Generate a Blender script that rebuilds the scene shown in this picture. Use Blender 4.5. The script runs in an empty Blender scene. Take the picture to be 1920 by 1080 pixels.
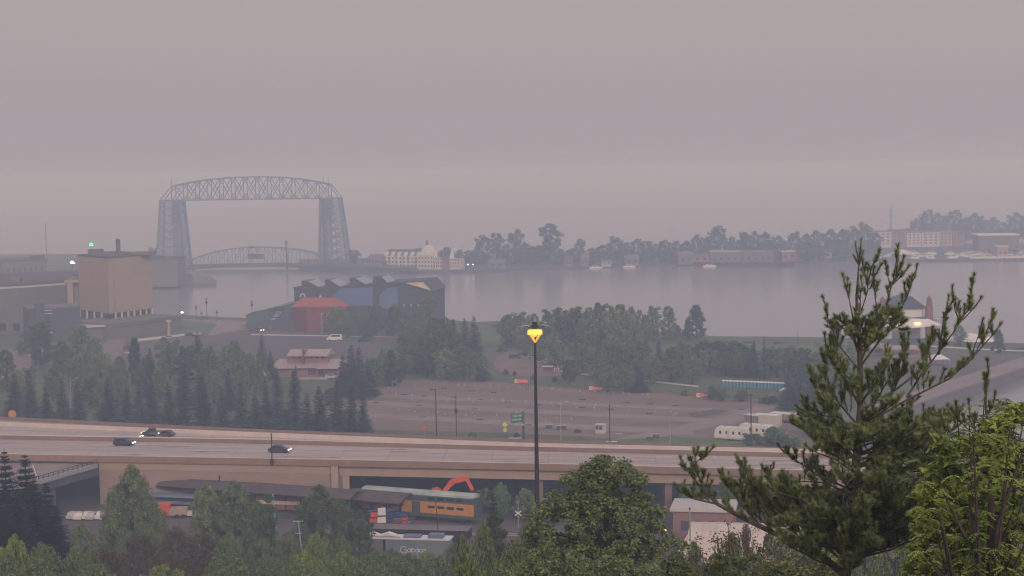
import bpy, bmesh, math, random
from mathutils import Vector, Matrix, Euler
random.seed(7)
R = math.radians
sc = bpy.context.scene
col = sc.collection

# ------------------------------------------------------------------ camera
CZ = 72.0
F = 3200.0            # focal length in photograph pixels (1920 wide)
cam_d = bpy.data.cameras.new("camera"); cam = bpy.data.objects.new("camera", cam_d); col.objects.link(cam)
cam_d.sensor_width = 36; cam_d.lens = 36 * F / 1920
cam_d.clip_start = 0.5; cam_d.clip_end = 12000
PITCH = math.atan((540 - 323) / F)
CM = Matrix.Rotation(math.pi / 2 - PITCH, 4, 'X') @ Matrix.Rotation(R(-0.9), 4, 'Z')
cam.matrix_world = Matrix.Translation((0, 0, CZ)) @ CM
sc.camera = cam

# ------------------------------------------------------------------ sky, sun, exposure
world = bpy.data.worlds.new("World"); sc.world = world; world.use_nodes = True
nt = world.node_tree; nt.nodes.clear()
N = nt.nodes.new; L = nt.links.new
out = N('ShaderNodeOutputWorld'); add = N('ShaderNodeAddShader')
bg1 = N('ShaderNodeBackground'); bg2 = N('ShaderNodeBackground')
sky = N('ShaderNodeTexSky'); sky.sky_type = 'NISHITA'; sky.sun_disc = False
SUN_EL, SUN_AZ = R(9), R(200)
sky.sun_elevation = SUN_EL; sky.sun_rotation = SUN_AZ; sky.dust_density = 6; sky.air_density = 1.5
L(sky.outputs[0], bg1.inputs[0]); bg1.inputs[1].default_value = 0.035
tc = N('ShaderNodeTexCoord'); sep = N('ShaderNodeSeparateXYZ'); ramp = N('ShaderNodeValToRGB')
L(tc.outputs['Generated'], sep.inputs[0]); L(sep.outputs[2], ramp.inputs[0])
ramp.color_ramp.elements[0].position = 0.0; ramp.color_ramp.elements[0].color = (0.462, 0.405, 0.44, 1)
ramp.color_ramp.elements[1].position = 0.9; ramp.color_ramp.elements[1].color = (0.56, 0.515, 0.62, 1)
e = ramp.color_ramp.elements.new(0.10); e.color = (0.43, 0.371, 0.413, 1)
e = ramp.color_ramp.elements.new(0.3); e.color = (0.432, 0.381, 0.44, 1)
# very soft unevenness of the smoke layer
nz = N('ShaderNodeTexNoise'); nz.inputs['Scale'].default_value = 2.2; nz.inputs['Detail'].default_value = 3
mp = N('ShaderNodeMapping'); mp.inputs['Scale'].default_value = (1, 1, 3)
L(tc.outputs['Generated'], mp.inputs[0]); L(mp.outputs[0], nz.inputs['Vector'])
mr = N('ShaderNodeMapRange'); mr.inputs[3].default_value = 0.985; mr.inputs[4].default_value = 1.015
L(nz.outputs[0], mr.inputs[0])
mul = N('ShaderNodeVectorMath'); mul.operation = 'SCALE'
L(ramp.outputs[0], mul.inputs[0]); L(mr.outputs[0], mul.inputs['Scale'])
L(mul.outputs[0], bg2.inputs[0]); bg2.inputs[1].default_value = 0.86
L(bg1.outputs[0], add.inputs[0]); L(bg2.outputs[0], add.inputs[1]); L(add.outputs[0], out.inputs[0])

sun_d = bpy.data.lights.new("sun", 'SUN'); sun_d.energy = 1.25; sun_d.angle = R(14); sun_d.color = (1.0, 0.86, 0.78)
sun = bpy.data.objects.new("sun", sun_d); col.objects.link(sun)
# sun behind the camera, a little to the right
sd = Vector((0.34, -0.94, math.tan(R(24)))).normalized()
sun.rotation_euler = sd.to_track_quat('Z', 'Y').to_euler()

sc.view_settings.view_transform = 'Standard'; sc.view_settings.look = 'None'
sc.view_settings.exposure = 0.0; sc.view_settings.gamma = 1.0
sc.render.engine = 'CYCLES'
cy = sc.cycles
cy.max_bounces = 5; cy.diffuse_bounces = 2; cy.glossy_bounces = 3; cy.transmission_bounces = 3; cy.volume_bounces = 1
cy.transparent_max_bounces = 6
cy.use_denoising = True; cy.use_adaptive_sampling = False; cy.filter_width = 1.2
try:
    cy.denoiser = 'OPENIMAGEDENOISE'; cy.denoising_prefilter = 'ACCURATE'
except Exception: pass
cy.sample_clamp_indirect = 4

# ------------------------------------------------------------------ placing
ZG = 3.5     # level ground by the harbour
ZD = 13.0    # highway deck
def ray(px, py):
    return (CM.to_3x3() @ Vector(((px - 960) / F, -(py - 540) / F, -1.0)))
def P(px, py, z=ZG):
    d = ray(px, py); t = (z - CZ) / d.z
    return Vector((0, 0, CZ)) + d * t
def Q(px, py, dist):
    d = ray(px, py); return Vector((0, 0, CZ)) + d * (dist / d.y)
def proj(v):
    c = CM.to_3x3().transposed() @ (Vector(v) - Vector((0, 0, CZ)))
    return (960 + F * c.x / -c.z, 540 - F * c.y / -c.z)
HP = [(-120, 80), (0, 66), (30, 60), (60, 53), (100, 43), (150, 31), (200, 20.5), (250, 10.5), (280, 5.5), (296, ZG), (9999, ZG)]
def hill(y):
    for (a, b), (c, d) in zip(HP, HP[1:]):
        if y <= c:
            t = max(0, (y - a) / (c - a)); return b + (d - b) * t
    return ZG

# ------------------------------------------------------------------ materials
def mat(name, c, rough=0.8, var=0.18, scale=0.5, metal=0.0, c2=None, emit=None, es=1.0, objvar=0.0, detail=5, bump=0.0, coord='Object', mscale=(1, 1, 1), spec=0.3):
    m = bpy.data.materials.new(name); m.use_nodes = True
    t = m.node_tree; b = t.nodes['Principled BSDF']; n = t.nodes.new
    b.inputs['Roughness'].default_value = rough; b.inputs['Metallic'].default_value = metal
    b.inputs['Specular IOR Level'].default_value = spec
    co = n('ShaderNodeTexCoord'); mpn = n('ShaderNodeMapping'); mpn.inputs['Scale'].default_value = mscale
    t.links.new(co.outputs[coord], mpn.inputs[0])
    no = n('ShaderNodeTexNoise'); no.inputs['Scale'].default_value = scale; no.inputs['Detail'].default_value = detail
    no.inputs['Roughness'].default_value = 0.65
    t.links.new(mpn.outputs[0], no.inputs['Vector'])
    mrn = n('ShaderNodeMapRange'); mrn.inputs[1].default_value = 0.3; mrn.inputs[2].default_value = 0.7
    t.links.new(no.outputs[0], mrn.inputs[0])
    mx = n('ShaderNodeMix'); mx.data_type = 'RGBA'
    if c2 is None:
        mx.inputs[6].default_value = tuple(x * (1 - var) for x in c) + (1,)
        mx.inputs[7].default_value = tuple(min(1, x * (1 + var)) for x in c) + (1,)
    else:
        mx.inputs[6].default_value = tuple(c) + (1,); mx.inputs[7].default_value = tuple(c2) + (1,)
    t.links.new(mrn.outputs[0], mx.inputs[0])
    src = mx.outputs[2]
    if objvar:
        oi = n('ShaderNodeObjectInfo'); h = n('ShaderNodeHueSaturation')
        m1 = n('ShaderNodeMapRange'); m1.inputs[3].default_value = 1 - objvar; m1.inputs[4].default_value = 1 + objvar
        t.links.new(oi.outputs['Random'], m1.inputs[0]); t.links.new(m1.outputs[0], h.inputs['Value'])
        m2 = n('ShaderNodeMapRange'); m2.inputs[3].default_value = 0.47; m2.inputs[4].default_value = 0.53
        wn = n('ShaderNodeTexWhiteNoise'); wn.noise_dimensions = '1D'
        t.links.new(oi.outputs['Random'], wn.inputs['W']); t.links.new(wn.outputs[0], m2.inputs[0]); t.links.new(m2.outputs[0], h.inputs['Hue'])
        t.links.new(src, h.inputs['Color']); src = h.outputs[0]
    t.links.new(src, b.inputs['Base Color'])
    if bump:
        bp = n('ShaderNodeBump'); bp.inputs['Strength'].default_value = bump
        t.links.new(no.outputs[0], bp.inputs['Height']); t.links.new(bp.outputs[0], b.inputs['Normal'])
    if emit:
        b.inputs['Emission Color'].default_value = tuple(emit) + (1,); b.inputs['Emission Strength'].default_value = es
    return m
M = {}
M['grass'] = mat('grass', (0.075, 0.098, 0.045), 0.95, scale=0.05, c2=(0.15, 0.155, 0.09))
M['lawn'] = mat('lawn', (0.10, 0.145, 0.055), 0.95, scale=0.06, c2=(0.155, 0.195, 0.09))
M['hillgrass'] = mat('hill grass', (0.028, 0.03, 0.018), 0.95, scale=0.3, c2=(0.075, 0.075, 0.04))
M['gravel'] = mat('gravel', (0.19, 0.135, 0.113), 0.95, scale=0.035, c2=(0.275, 0.20, 0.17), mscale=(1, 3, 1))
M['gravel_dark'] = mat('dark gravel', (0.11, 0.088, 0.083), 0.95, scale=0.08, c2=(0.16, 0.128, 0.12))
M['gravel_pale'] = mat('pale gravel', (0.25, 0.195, 0.178), 0.95, scale=0.1, c2=(0.34, 0.27, 0.25))
M['asphalt'] = mat('asphalt', (0.10, 0.085, 0.085), 0.9, scale=0.1, c2=(0.14, 0.12, 0.12))
M['conc'] = mat('road concrete', (0.40, 0.325, 0.29), 0.85, scale=0.12, c2=(0.56, 0.46, 0.42), mscale=(0.12, 1.6, 1))
M['conc_pale'] = mat('pale concrete', (0.62, 0.54, 0.50), 0.85, scale=0.3, var=0.12)
M['conc_brown'] = mat('brown concrete', (0.30, 0.195, 0.15), 0.85, scale=0.35, var=0.16)
M['conc_tan'] = mat('tan concrete', (0.42, 0.31, 0.245), 0.85, scale=0.25, var=0.1)
M['conc_umber'] = mat('umber concrete', (0.25, 0.165, 0.14), 0.85, scale=0.25, var=0.14)
M['dark'] = mat('dark', (0.02, 0.02, 0.022), 0.8, scale=1)
M['black_metal'] = mat('dark painted metal', (0.035, 0.028, 0.028), 0.55, scale=2)
M['steel'] = mat('silver steel', (0.17, 0.21, 0.31), 0.6, scale=0.3, metal=0.2)
M['steel_pale'] = mat('pale steel', (0.42, 0.42, 0.44), 0.5, scale=1, metal=0.3)
M['white'] = mat('white paint', (0.75, 0.72, 0.70), 0.5, scale=0.7, var=0.08)
M['offwhite'] = mat('off white paint', (0.58, 0.53, 0.50), 0.6, scale=0.5, var=0.1)
M['cream'] = mat('cream render', (0.41, 0.305, 0.235), 0.8, scale=0.15, var=0.06)
M['glass'] = mat('window glass', (0.02, 0.025, 0.035), 0.12, scale=1, spec=0.6)
M['grey_wall'] = mat('grey wall', (0.17, 0.155, 0.16), 0.8, scale=0.12, var=0.1)
M['grey_dark'] = mat('dark grey wall', (0.085, 0.085, 0.105), 0.8, scale=0.12, var=0.1)
M['roof_grey'] = mat('grey roof', (0.19, 0.165, 0.165), 0.85, scale=0.08, var=0.14)
M['roof_brown'] = mat('brown shed roof', (0.115, 0.09, 0.085), 0.9, scale=0.4, var=0.25)
M['roof_pink'] = mat('weathered metal roof', (0.42, 0.33, 0.32), 0.7, scale=0.4, var=0.1)
M['blue'] = mat('blue cladding', (0.05, 0.095, 0.19), 0.6, scale=0.1, var=0.12)
M['blue_pale'] = mat('pale blue cladding', (0.12, 0.18, 0.36), 0.6, scale=0.1, var=0.1)
M['teal'] = mat('teal cladding', (0.075, 0.135, 0.135), 0.6, scale=0.1, var=0.12)
M['slate'] = mat('slate cladding', (0.06, 0.075, 0.105), 0.6, scale=0.1, var=0.12)
M['red'] = mat('red cladding', (0.20, 0.045, 0.05), 0.6, scale=0.1, var=0.1)
M['red_roof'] = mat('red metal roof', (0.40, 0.11, 0.085), 0.6, scale=0.1, var=0.08)
M['brick'] = mat('brick', (0.24, 0.10, 0.08), 0.9, scale=0.6, var=0.2)
M['pink_wall'] = mat('pink wall', (0.30, 0.17, 0.165), 0.85, scale=0.3, var=0.12)
M['orange'] = mat('orange paint', (0.72, 0.11, 0.03), 0.5, scale=1, var=0.1)
M['redor'] = mat('red orange paint', (0.65, 0.09, 0.045), 0.5, scale=1, var=0.15)
M['train_orange'] = mat('orange coach paint', (0.60, 0.27, 0.085), 0.5, scale=0.5, var=0.08)
M['train_green'] = mat('green coach paint', (0.07, 0.10, 0.09), 0.5, scale=0.5, var=0.12)
M['train_roof'] = mat('weathered green coach roof', (0.20, 0.30, 0.25), 0.7, scale=0.35, c2=(0.62, 0.62, 0.58), detail=6, mscale=(0.5, 2, 1))
M['blue_paint'] = mat('blue paint', (0.03, 0.05, 0.16), 0.5, scale=1)
M['toilet'] = mat('blue plastic', (0.04, 0.20, 0.33), 0.5, scale=1, var=0.1)
M['signgreen'] = mat('sign green', (0.02, 0.17, 0.13), 0.5, scale=1, var=0.1)
M['yellow'] = mat('sign yellow', (0.65, 0.72, 0.12), 0.5, scale=1, var=0.05)
M['amber'] = mat('amber', (0.62, 0.27, 0.04), 0.5, scale=1, var=0.05)
M['bark'] = mat('bark', (0.075, 0.06, 0.052), 0.95, scale=6, var=0.35)
M['bark_pale'] = mat('pale bark', (0.12, 0.10, 0.09), 0.95, scale=9, var=0.35)
M['spruce'] = mat('spruce needles', (0.018, 0.033, 0.031), 0.85, scale=1.1, c2=(0.12, 0.165, 0.145), objvar=0.35)
M['leaf'] = mat('leaves', (0.03, 0.062, 0.024), 0.8, scale=0.8, c2=(0.22, 0.30, 0.125), objvar=0.45)
M['leaf_far'] = mat('dark leaves', (0.028, 0.052, 0.03), 0.85, scale=0.6, c2=(0.11, 0.15, 0.085), objvar=0.25)
M['leaf_mid'] = mat('glossy leaves', (0.03, 0.058, 0.014), 0.6, scale=2.2, c2=(0.28, 0.34, 0.13), spec=0.4)
M['leaf_yellow'] = mat('yellow green leaves', (0.05, 0.10, 0.016), 0.6, scale=2.2, c2=(0.36, 0.43, 0.08), spec=0.4)
M['leaf_near'] = mat('near leaves', (0.028, 0.058, 0.022), 0.75, scale=1.0, c2=(0.27, 0.35, 0.16), objvar=0.3)
M['leaf_brown'] = mat('brown leaves', (0.07, 0.05, 0.03), 0.9, scale=1.2, c2=(0.16, 0.125, 0.06))
M['needle'] = mat('pine needles', (0.04, 0.066, 0.018), 0.6, scale=3.0, c2=(0.30, 0.37, 0.14), spec=0.4)
M['lake_lamp'] = mat('warm lamp glass', (0.9, 0.7, 0.4), 0.4, emit=(1.0, 0.62, 0.30), es=9)
M['mast_lamp'] = mat('sodium lamp glass', (0.9, 0.6, 0.2), 0.4, emit=(1.0, 0.44, 0.035), es=1.55)
M['green_lamp'] = mat('green lamp glass', (0.2, 0.9, 0.5), 0.4, emit=(0.02, 0.9, 0.35), es=3.0)
M['gable_cream'] = mat('gable cream', (0.72, 0.62, 0.46), 0.7, scale=.3, var=.05)
M['yoke_glow'] = mat('deep amber yoke glow', (0.9, 0.5, 0.1), 0.4, emit=(1.0, 0.33, 0.02), es=1.3)  # lamplight on the mast yoke, put into the material as emission
M['white_lamp'] = mat('white lamp glass', (0.9, 0.9, 0.9), 0.4, emit=(1.0, 0.95, 0.88), es=9)
M['soft_lamp'] = mat('stage lamp glass', (0.9, 0.6, 0.4), 0.4, emit=(1.0, 0.55, 0.28), es=3)

# water
w = bpy.data.materials.new('water'); w.use_nodes = True; t = w.node_tree; b = t.nodes['Principled BSDF']
b.inputs['Base Color'].default_value = (0.24, 0.21, 0.235, 1); b.inputs['Roughness'].default_value = 0.16
b.inputs['IOR'].default_value = 1.33
co = t.nodes.new('ShaderNodeTexCoord')
hts = []
for s, amp, ms in ((0.35, 1.0, (1, 0.45, 1)), (0.02, 2.5, (0.5, 1.6, 1))):
    mpn = t.nodes.new('ShaderNodeMapping'); mpn.inputs['Scale'].default_value = ms
    t.links.new(co.outputs['Object'], mpn.inputs[0])
    no = t.nodes.new('ShaderNodeTexNoise'); no.inputs['Scale'].default_value = s; no.inputs['Detail'].default_value = 4
    t.links.new(mpn.outputs[0], no.inputs['Vector'])
    mm = t.nodes.new('ShaderNodeMath'); mm.operation = 'MULTIPLY'; mm.inputs[1].default_value = amp
    t.links.new(no.outputs[0], mm.inputs[0]); hts.append(mm)
ad = t.nodes.new('ShaderNodeMath'); ad.operation = 'ADD'
t.links.new(hts[0].outputs[0], ad.inputs[0]); t.links.new(hts[1].outputs[0], ad.inputs[1])
bp = t.nodes.new('ShaderNodeBump'); bp.inputs['Strength'].default_value = 0.14; bp.inputs['Distance'].default_value = 0.25
t.links.new(ad.outputs[0], bp.inputs['Height']); t.links.new(bp.outputs[0], b.inputs['Normal'])
M['water'] = w

# ------------------------------------------------------------------ mesh helpers
class MB:
    def __init__(s): s.v = []; s.f = []; s.m = []; s.k = 0
    def quad(s, *p):
        i = len(s.v); s.v += [tuple(x) for x in p]; s.f.append(tuple(range(i, i + len(p)))); s.m.append(s.k); return s
    def box(s, x0, y0, z0, x1, y1, z1):
        i = len(s.v)
        s.v += [(x0, y0, z0), (x1, y0, z0), (x1, y1, z0), (x0, y1, z0), (x0, y0, z1), (x1, y0, z1), (x1, y1, z1), (x0, y1, z1)]
        for q in ((0, 3, 2, 1), (4, 5, 6, 7), (0, 1, 5, 4), (1, 2, 6, 5), (2, 3, 7, 6), (3, 0, 4, 7)):
            s.f.append(tuple(i + a for a in q)); s.m.append(s.k)
        return s
    def bar(s, p, q, w, h=None, up=(0, 0, 1)):
        h = h or w; p = Vector(p); q = Vector(q); d = (q - p)
        if d.length < 1e-6: return s
        d.normalize(); u = d.cross(Vector(up))
        if u.length < 1e-3: u = d.cross(Vector((0, 1, 0)))
        u.normalize(); v = u.cross(d); u = u * (w / 2); v = v * (h / 2); i = len(s.v)
        for c in (p, q):
            s.v += [tuple(c - u - v), tuple(c + u - v), tuple(c + u + v), tuple(c - u + v)]
        for a in ((0, 1, 2, 3), (7, 6, 5, 4), (0, 4, 5, 1), (1, 5, 6, 2), (2, 6, 7, 3), (3, 7, 4, 0)):
            s.f.append(tuple(i + x for x in a)); s.m.append(s.k)
        return s
    def tube(s, pts, rad, n=6, cap=True):
        pts = [Vector(p) for p in pts]; i0 = len(s.v)
        if not hasattr(rad, '__len__'): rad = [rad] * len(pts)
        pu = None
        for j, p in enumerate(pts):
            d = (pts[min(j + 1, len(pts) - 1)] - pts[max(j - 1, 0)])
            if d.length < 1e-9: d = Vector((0, 0, 1))
            d.normalize()
            u = (pu - d * pu.dot(d)) if pu is not None else d.cross(Vector((0.31, 0.95, 0.05)))
            if u.length < 1e-4: u = d.cross(Vector((1, 0, 0)))
            u.normalize(); pu = u; v = d.cross(u)
            for a in range(n):
                t = 2 * math.pi * a / n
                s.v.append(tuple(p + (u * math.cos(t) + v * math.sin(t)) * rad[j]))
        for j in range(len(pts) - 1):
            for a in range(n):
                b2 = (a + 1) % n
                s.f.append((i0 + j * n + a, i0 + j * n + b2, i0 + (j + 1) * n + b2, i0 + (j + 1) * n + a)); s.m.append(s.k)
        if cap:
            s.f.append(tuple(i0 + a for a in range(n - 1, -1, -1))); s.m.append(s.k)
            s.f.append(tuple(i0 + (len(pts) - 1) * n + a for a in range(n))); s.m.append(s.k)
        return s
    def prism(s, poly, z0, z1):
        n = len(poly); i = len(s.v); g0 = z0 if callable(z0) else (lambda p: z0); g1 = z1 if callable(z1) else (lambda p: z1)
        s.v += [(p[0], p[1], g0(p)) for p in poly] + [(p[0], p[1], g1(p)) for p in poly]
        s.f.append(tuple(i + a for a in range(n - 1, -1, -1))); s.f.append(tuple(i + n + a for a in range(n))); s.m += [s.k] * (n + 2)
        for a in range(n):
            b2 = (a + 1) % n; s.f.append((i + a, i + b2, i + n + b2, i + n + a))
        return s
    def extr_x(s, prof, x0, x1):   # profile in (y, z) extruded along x
        n = len(prof); i = len(s.v)
        s.v += [(x0, y, z) for y, z in prof] + [(x1, y, z) for y, z in prof]
        s.f.append(tuple(i + a for a in range(n - 1, -1, -1))); s.f.append(tuple(i + n + a for a in range(n))); s.m += [s.k] * (n + 2)
        for a in range(n):
            b2 = (a + 1) % n; s.f.append((i + a, i + b2, i + n + b2, i + n + a))
        return s
    def extr_y(s, prof, y0, y1):   # profile in (x, z) extruded along y
        n = len(prof); i = len(s.v)
        s.v += [(x, y0, z) for x, z in prof] + [(x, y1, z) for x, z in prof]
        s.f.append(tuple(i + a for a in range(n))); s.f.append(tuple(i + n + a for a in range(n - 1, -1, -1))); s.m += [s.k] * (n + 2)
        for a in range(n):
            b2 = (a + 1) % n; s.f.append((i + a, i + n + a, i + n + b2, i + b2))
        return s
    def cyl(s, x, y, z, r, h, n=12, axis='z', r2=None):
        r2 = r if r2 is None else r2
        e = {'z': (0, 0, 1), 'x': (1, 0, 0), 'y': (0, 1, 0)}[axis]
        return s.tube([(x, y, z), (x + e[0] * h, y + e[1] * h, z + e[2] * h)], [r, r2], n)
    def dome(s, x, y, z, rx, ry, rz, n=14, m=5):
        i0 = len(s.v)
        for j in range(m + 1):
            t = math.pi / 2 * j / m
            for a in range(n):
                p = 2 * math.pi * a / n
                s.v.append((x + rx * math.cos(t) * math.cos(p), y + ry * math.cos(t) * math.sin(p), z + rz * math.sin(t)))
        for j in range(m):
            for a in range(n):
                b2 = (a + 1) % n; s.f.append((i0 + j * n + a, i0 + j * n + b2, i0 + (j + 1) * n + b2, i0 + (j + 1) * n + a)); s.m.append(s.k)
        return s
    def mesh(s, name, mats):
        me = bpy.data.meshes.new(name); me.from_pydata(s.v, [], s.f)
        if not isinstance(mats, (list, tuple)): mats = [mats]
        for x in mats: me.materials.append(x)
        if any(s.m): me.polygons.foreach_set('material_index', s.m)
        me.update(); return me
    def build(s, name, mats, parent=None, loc=None, rz=0):
        return link(name, s.mesh(name, mats), parent, loc, rz)
def link(name, data, parent=None, loc=None, rz=0):
    o = bpy.data.objects.new(name, data); col.objects.link(o)
    if parent is not None: o.parent = parent
    if loc is not None: o.location = loc
    if rz: o.rotation_euler = (0, 0, rz)
    return o
def tag(o, label=None, cat=None, group=None, kind=None):
    if label: o['label'] = label
    if cat: o['category'] = cat
    if group: o['group'] = group
    if kind: o['kind'] = kind
    return o
def thing(name, label, cat, loc=(0, 0, 0), rz=0, group=None):
    return tag(link(name, None, None, loc, rz), label, cat, group)
def struct(mb, name, m): return tag(mb.build(name, m), kind='structure')
def copy_tree(o, loc, rz=0, label=None, scale=None):
    c = o.copy(); col.objects.link(c); c.location = loc; c.rotation_euler = (0, 0, rz)
    if label: c['label'] = label
    if scale: c.scale = scale
    for ch in list(o.children):
        d = ch.copy(); col.objects.link(d); d.parent = c
        for g in ch.children:
            h = g.copy(); col.objects.link(h); h.parent = d
    return c
ORD = "first second third fourth fifth sixth seventh eighth ninth tenth eleventh twelfth thirteenth fourteenth fifteenth sixteenth seventeenth eighteenth nineteenth twentieth".split()
def ordn(i):
    if i < 20: return ORD[i]
    tens = {2: 'twenty', 3: 'thirty', 4: 'forty', 5: 'fifty', 6: 'sixty'}; tp = {2: 'twentieth', 3: 'thirtieth', 4: 'fortieth', 5: 'fiftieth', 6: 'sixtieth'}
    n = i + 1; return tp[n // 10] if n % 10 == 0 else tens[n // 10] + '-' + ORD[n % 10 - 1]
def frame_of(a, b):    # empty frame with x running from a to b, y away from the camera
    d = b - a; return math.atan2(d.y, d.x), Vector((d.x, d.y)).length

# ------------------------------------------------------------------ the setting
mb = MB()
mb.quad((-6000, -200, 0), (6000, -200, 0), (6000, 11000, 0), (-6000, 11000, 0)); struct(mb, 'water', M['water'])

def XY(px, py, z=0.0):
    p = P(px, py, z); return (p.x, p.y)
shore_px = [(-700, 482), (0, 481), (230, 480), (284, 606), (345, 599), (480, 606), (560, 601), (800, 607), (900, 613), (940, 610), (1250, 633), (1340, 641), (1540, 643), (1650, 646), (1860, 653), (2300, 672), (2700, 690)]
shore = [XY(*s) for s in shore_px]
OY = -200.0
def shore_y(u):
    best = None
    for (x0, y0), (x1, y1) in zip(shore, shore[1:]):
        # X = u*(Y-OY)
        f0 = x0 - u * (y0 - OY); f1 = x1 - u * (y1 - OY)
        if f0 * f1 <= 0 and f0 != f1:
            t = f0 / (f0 - f1); y = y0 + (y1 - y0) * t
            if best is None or y < best: best = y
    return best
slip = [XY(1688, 772), XY(2050, 664), XY(2400, 700), XY(2100, 850), XY(1620, 850)]
def in_poly(x, y, poly):
    c = False; n = len(poly)
    for i in range(n):
        x0, y0 = poly[i]; x1, y1 = poly[(i + 1) % n]
        if (y0 > y) != (y1 > y) and x < (x1 - x0) * (y - y0) / (y1 - y0) + x0: c = not c
    return c
us = [-0.30 + 0.0035 * i for i in range(172)]
us = [(-0.6 + 0.02 * i) for i in range(15)] + us + [(0.31 + 0.02 * i) for i in range(14)]
mb = MB(); rows = [-120, -60, 0, 15, 30, 45, 60, 80, 100, 125, 150, 175, 200, 225, 250, 265, 280, 288, 296, 310, 330]
NR = len(rows) + 46
rnd = random.Random(3)
for u in us:
    ys = shore_y(u)
    if ys is None: ys = 700 if u > 0 else 1600
    yy = rows + [330 + (ys - 330) * ((k + 1) / 46.0) for k in range(46)]
    for k, y in enumerate(yy):
        z = hill(y)
        if y < 280 and y > 10: z += rnd.uniform(-0.5, 0.3)
        x = u * (y - OY)
        if k == NR - 1: z = -1.0
        elif k == NR - 2: z = 3.2
        if in_poly(x, y, slip): z = -3.0
        mb.v.append((x, y + (0 if k < NR - 1 else 3.0), z))
for i in range(len(us) - 1):
    for k in range(NR - 1):
        a = i * NR + k; mb.f.append((a, a + NR, a + NR + 1, a + 1)); mb.m.append(0)
o = struct(mb, 'ground', [M['grass'], M['hillgrass']])
for p in o.data.polygons:
    if p.center.y < 296: p.material_index = 1
    p.use_smooth = False

def sheet(name, pts, m, z=ZG, dz=0.05, kind='structure', pz=None):
    mb = MB(); q = [P(x, y, z) for x, y in pts]
    mb.quad(*[(p.x, p.y, z + dz) for p in q])
    me = mb.mesh(name, m); bm = bmesh.new(); bm.from_mesh(me); bmesh.ops.triangulate(bm, faces=bm.faces[:])
    bmesh.ops.recalc_face_normals(bm, faces=bm.faces[:]); bm.to_mesh(me); bm.free()
    o = link(name, me); tag(o, kind=kind); return o

# left: museum forecourt, promenade, lots
sheet('paved_lot', [(150, 690), (255, 635), (470, 612), (560, 612), (660, 628), (780, 632), (820, 650), (700, 690), (560, 700), (300, 700)], M['gravel_dark'], dz=0.04)
sheet('lawn', [(335, 600), (400, 602), (412, 610), (395, 628), (322, 628)], M['lawn'], dz=0.09)
sheet('promenade', [(338, 598.5), (400, 599.5), (480, 604), (540, 604), (545, 616), (455, 619), (400, 629), (388, 628), (408, 608), (340, 601)], M['gravel_pale'], dz=0.12)
sheet('footpath', [(255, 636), (350, 626), (375, 624), (378, 627), (350, 630), (255, 641)], M['conc_pale'], dz=0.14)
sheet('kerb_path', [(470, 627), (780, 632), (780, 634), (470, 629)], M['conc_pale'], dz=0.14)
sheet('access_road', [(320, 650), (470, 628), (780, 634), (740, 648), (560, 668), (380, 668)], M['asphalt'], dz=0.08)
sheet('dirt_patch', [(170, 672), (206, 632), (236, 634), (228, 662), (208, 682)], M['gravel'], dz=0.10)
sheet('yard', [(0, 725), (10, 655), (90, 655), (90, 672), (55, 690), (70, 700), (10, 706)], M['gravel'], dz=0.08)
# the overflow parking lot
lot = [(690, 725), (760, 712), (850, 711), (960, 719), (1100, 731), (1250, 738), (1330, 747), (1420, 748), (1500, 756), (1530, 800), (1470, 832), (1300, 828), (1150, 822), (960, 828), (880, 826), (690, 826), (560, 826), (560, 760)]
sheet('gravel_lot', lot, M['gravel'], dz=0.06)
for i, (a, b2, h) in enumerate([((690, 742), (1500, 776), 3), ((690, 756), (1380, 792), 4.5), ((690, 780), (1300, 812), 5)]):
    sheet('gravel_lane', [(a[0], a[1] - h), (b2[0], b2[1] - h), (b2[0], b2[1] + h), (a[0], a[1] + h * 0.8)], M['gravel_pale'], dz=0.10)
sheet('grass_verge', [(690, 806), (940, 812), (1080, 818), (1120, 821), (1060, 828), (900, 828), (560, 820), (560, 802)], M['grass'], dz=0.12)
sheet('grass_verge', [(1100, 828), (1260, 819), (1440, 830), (1460, 850), (1300, 850), (1140, 842)], M['lawn'], dz=0.14)
sheet('dirt_bank', [(1290, 776), (1340, 768), (1370, 770), (1345, 778), (1300, 784)], M['gravel_dark'], dz=0.15)
sheet('side_road', [(560, 828), (1000, 836), (1120, 830), (1330, 788), (1420, 762), (1470, 760), (1380, 792), (1230, 822), (1140, 840), (1000, 850), (560, 840)], M['gravel_pale'], dz=0.11)
sheet('dirt_drive', [(925, 676), (960, 652), (1000, 650), (990, 664), (1085, 690), (1105, 696), (1040, 706), (960, 706), (930, 694)], M['gravel'], dz=0.08)
sheet('park_lawn', [(900, 618), (945, 618), (960, 640), (930, 650), (905, 640)], M['lawn'], dz=0.09)
sheet('park_lawn', [(1230, 650), (1340, 644), (1560, 648), (1600, 690), (1400, 705), (1250, 690)], M['lawn'], dz=0.09)
sheet('footpath', [(1090, 700), (1310, 724), (1310, 727), (1088, 703)], M['conc_pale'], dz=0.14)
sheet('harbour_drive', [(1600, 665), (1920, 664), (1920, 680), (1790, 715), (1600, 700)], M['gravel_dark'], dz=0.09)
sheet('footpath', [(1690, 645), (1860, 655), (2000, 660), (2000, 662), (1860, 658), (1690, 648)], M['conc_pale'], dz=0.13)
# rail yard floor
sheet('rail_yard', [(-200, 1050), (-200, 905), (1700, 930), (1700, 1050)], M['gravel_dark'], dz=0.05)
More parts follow.
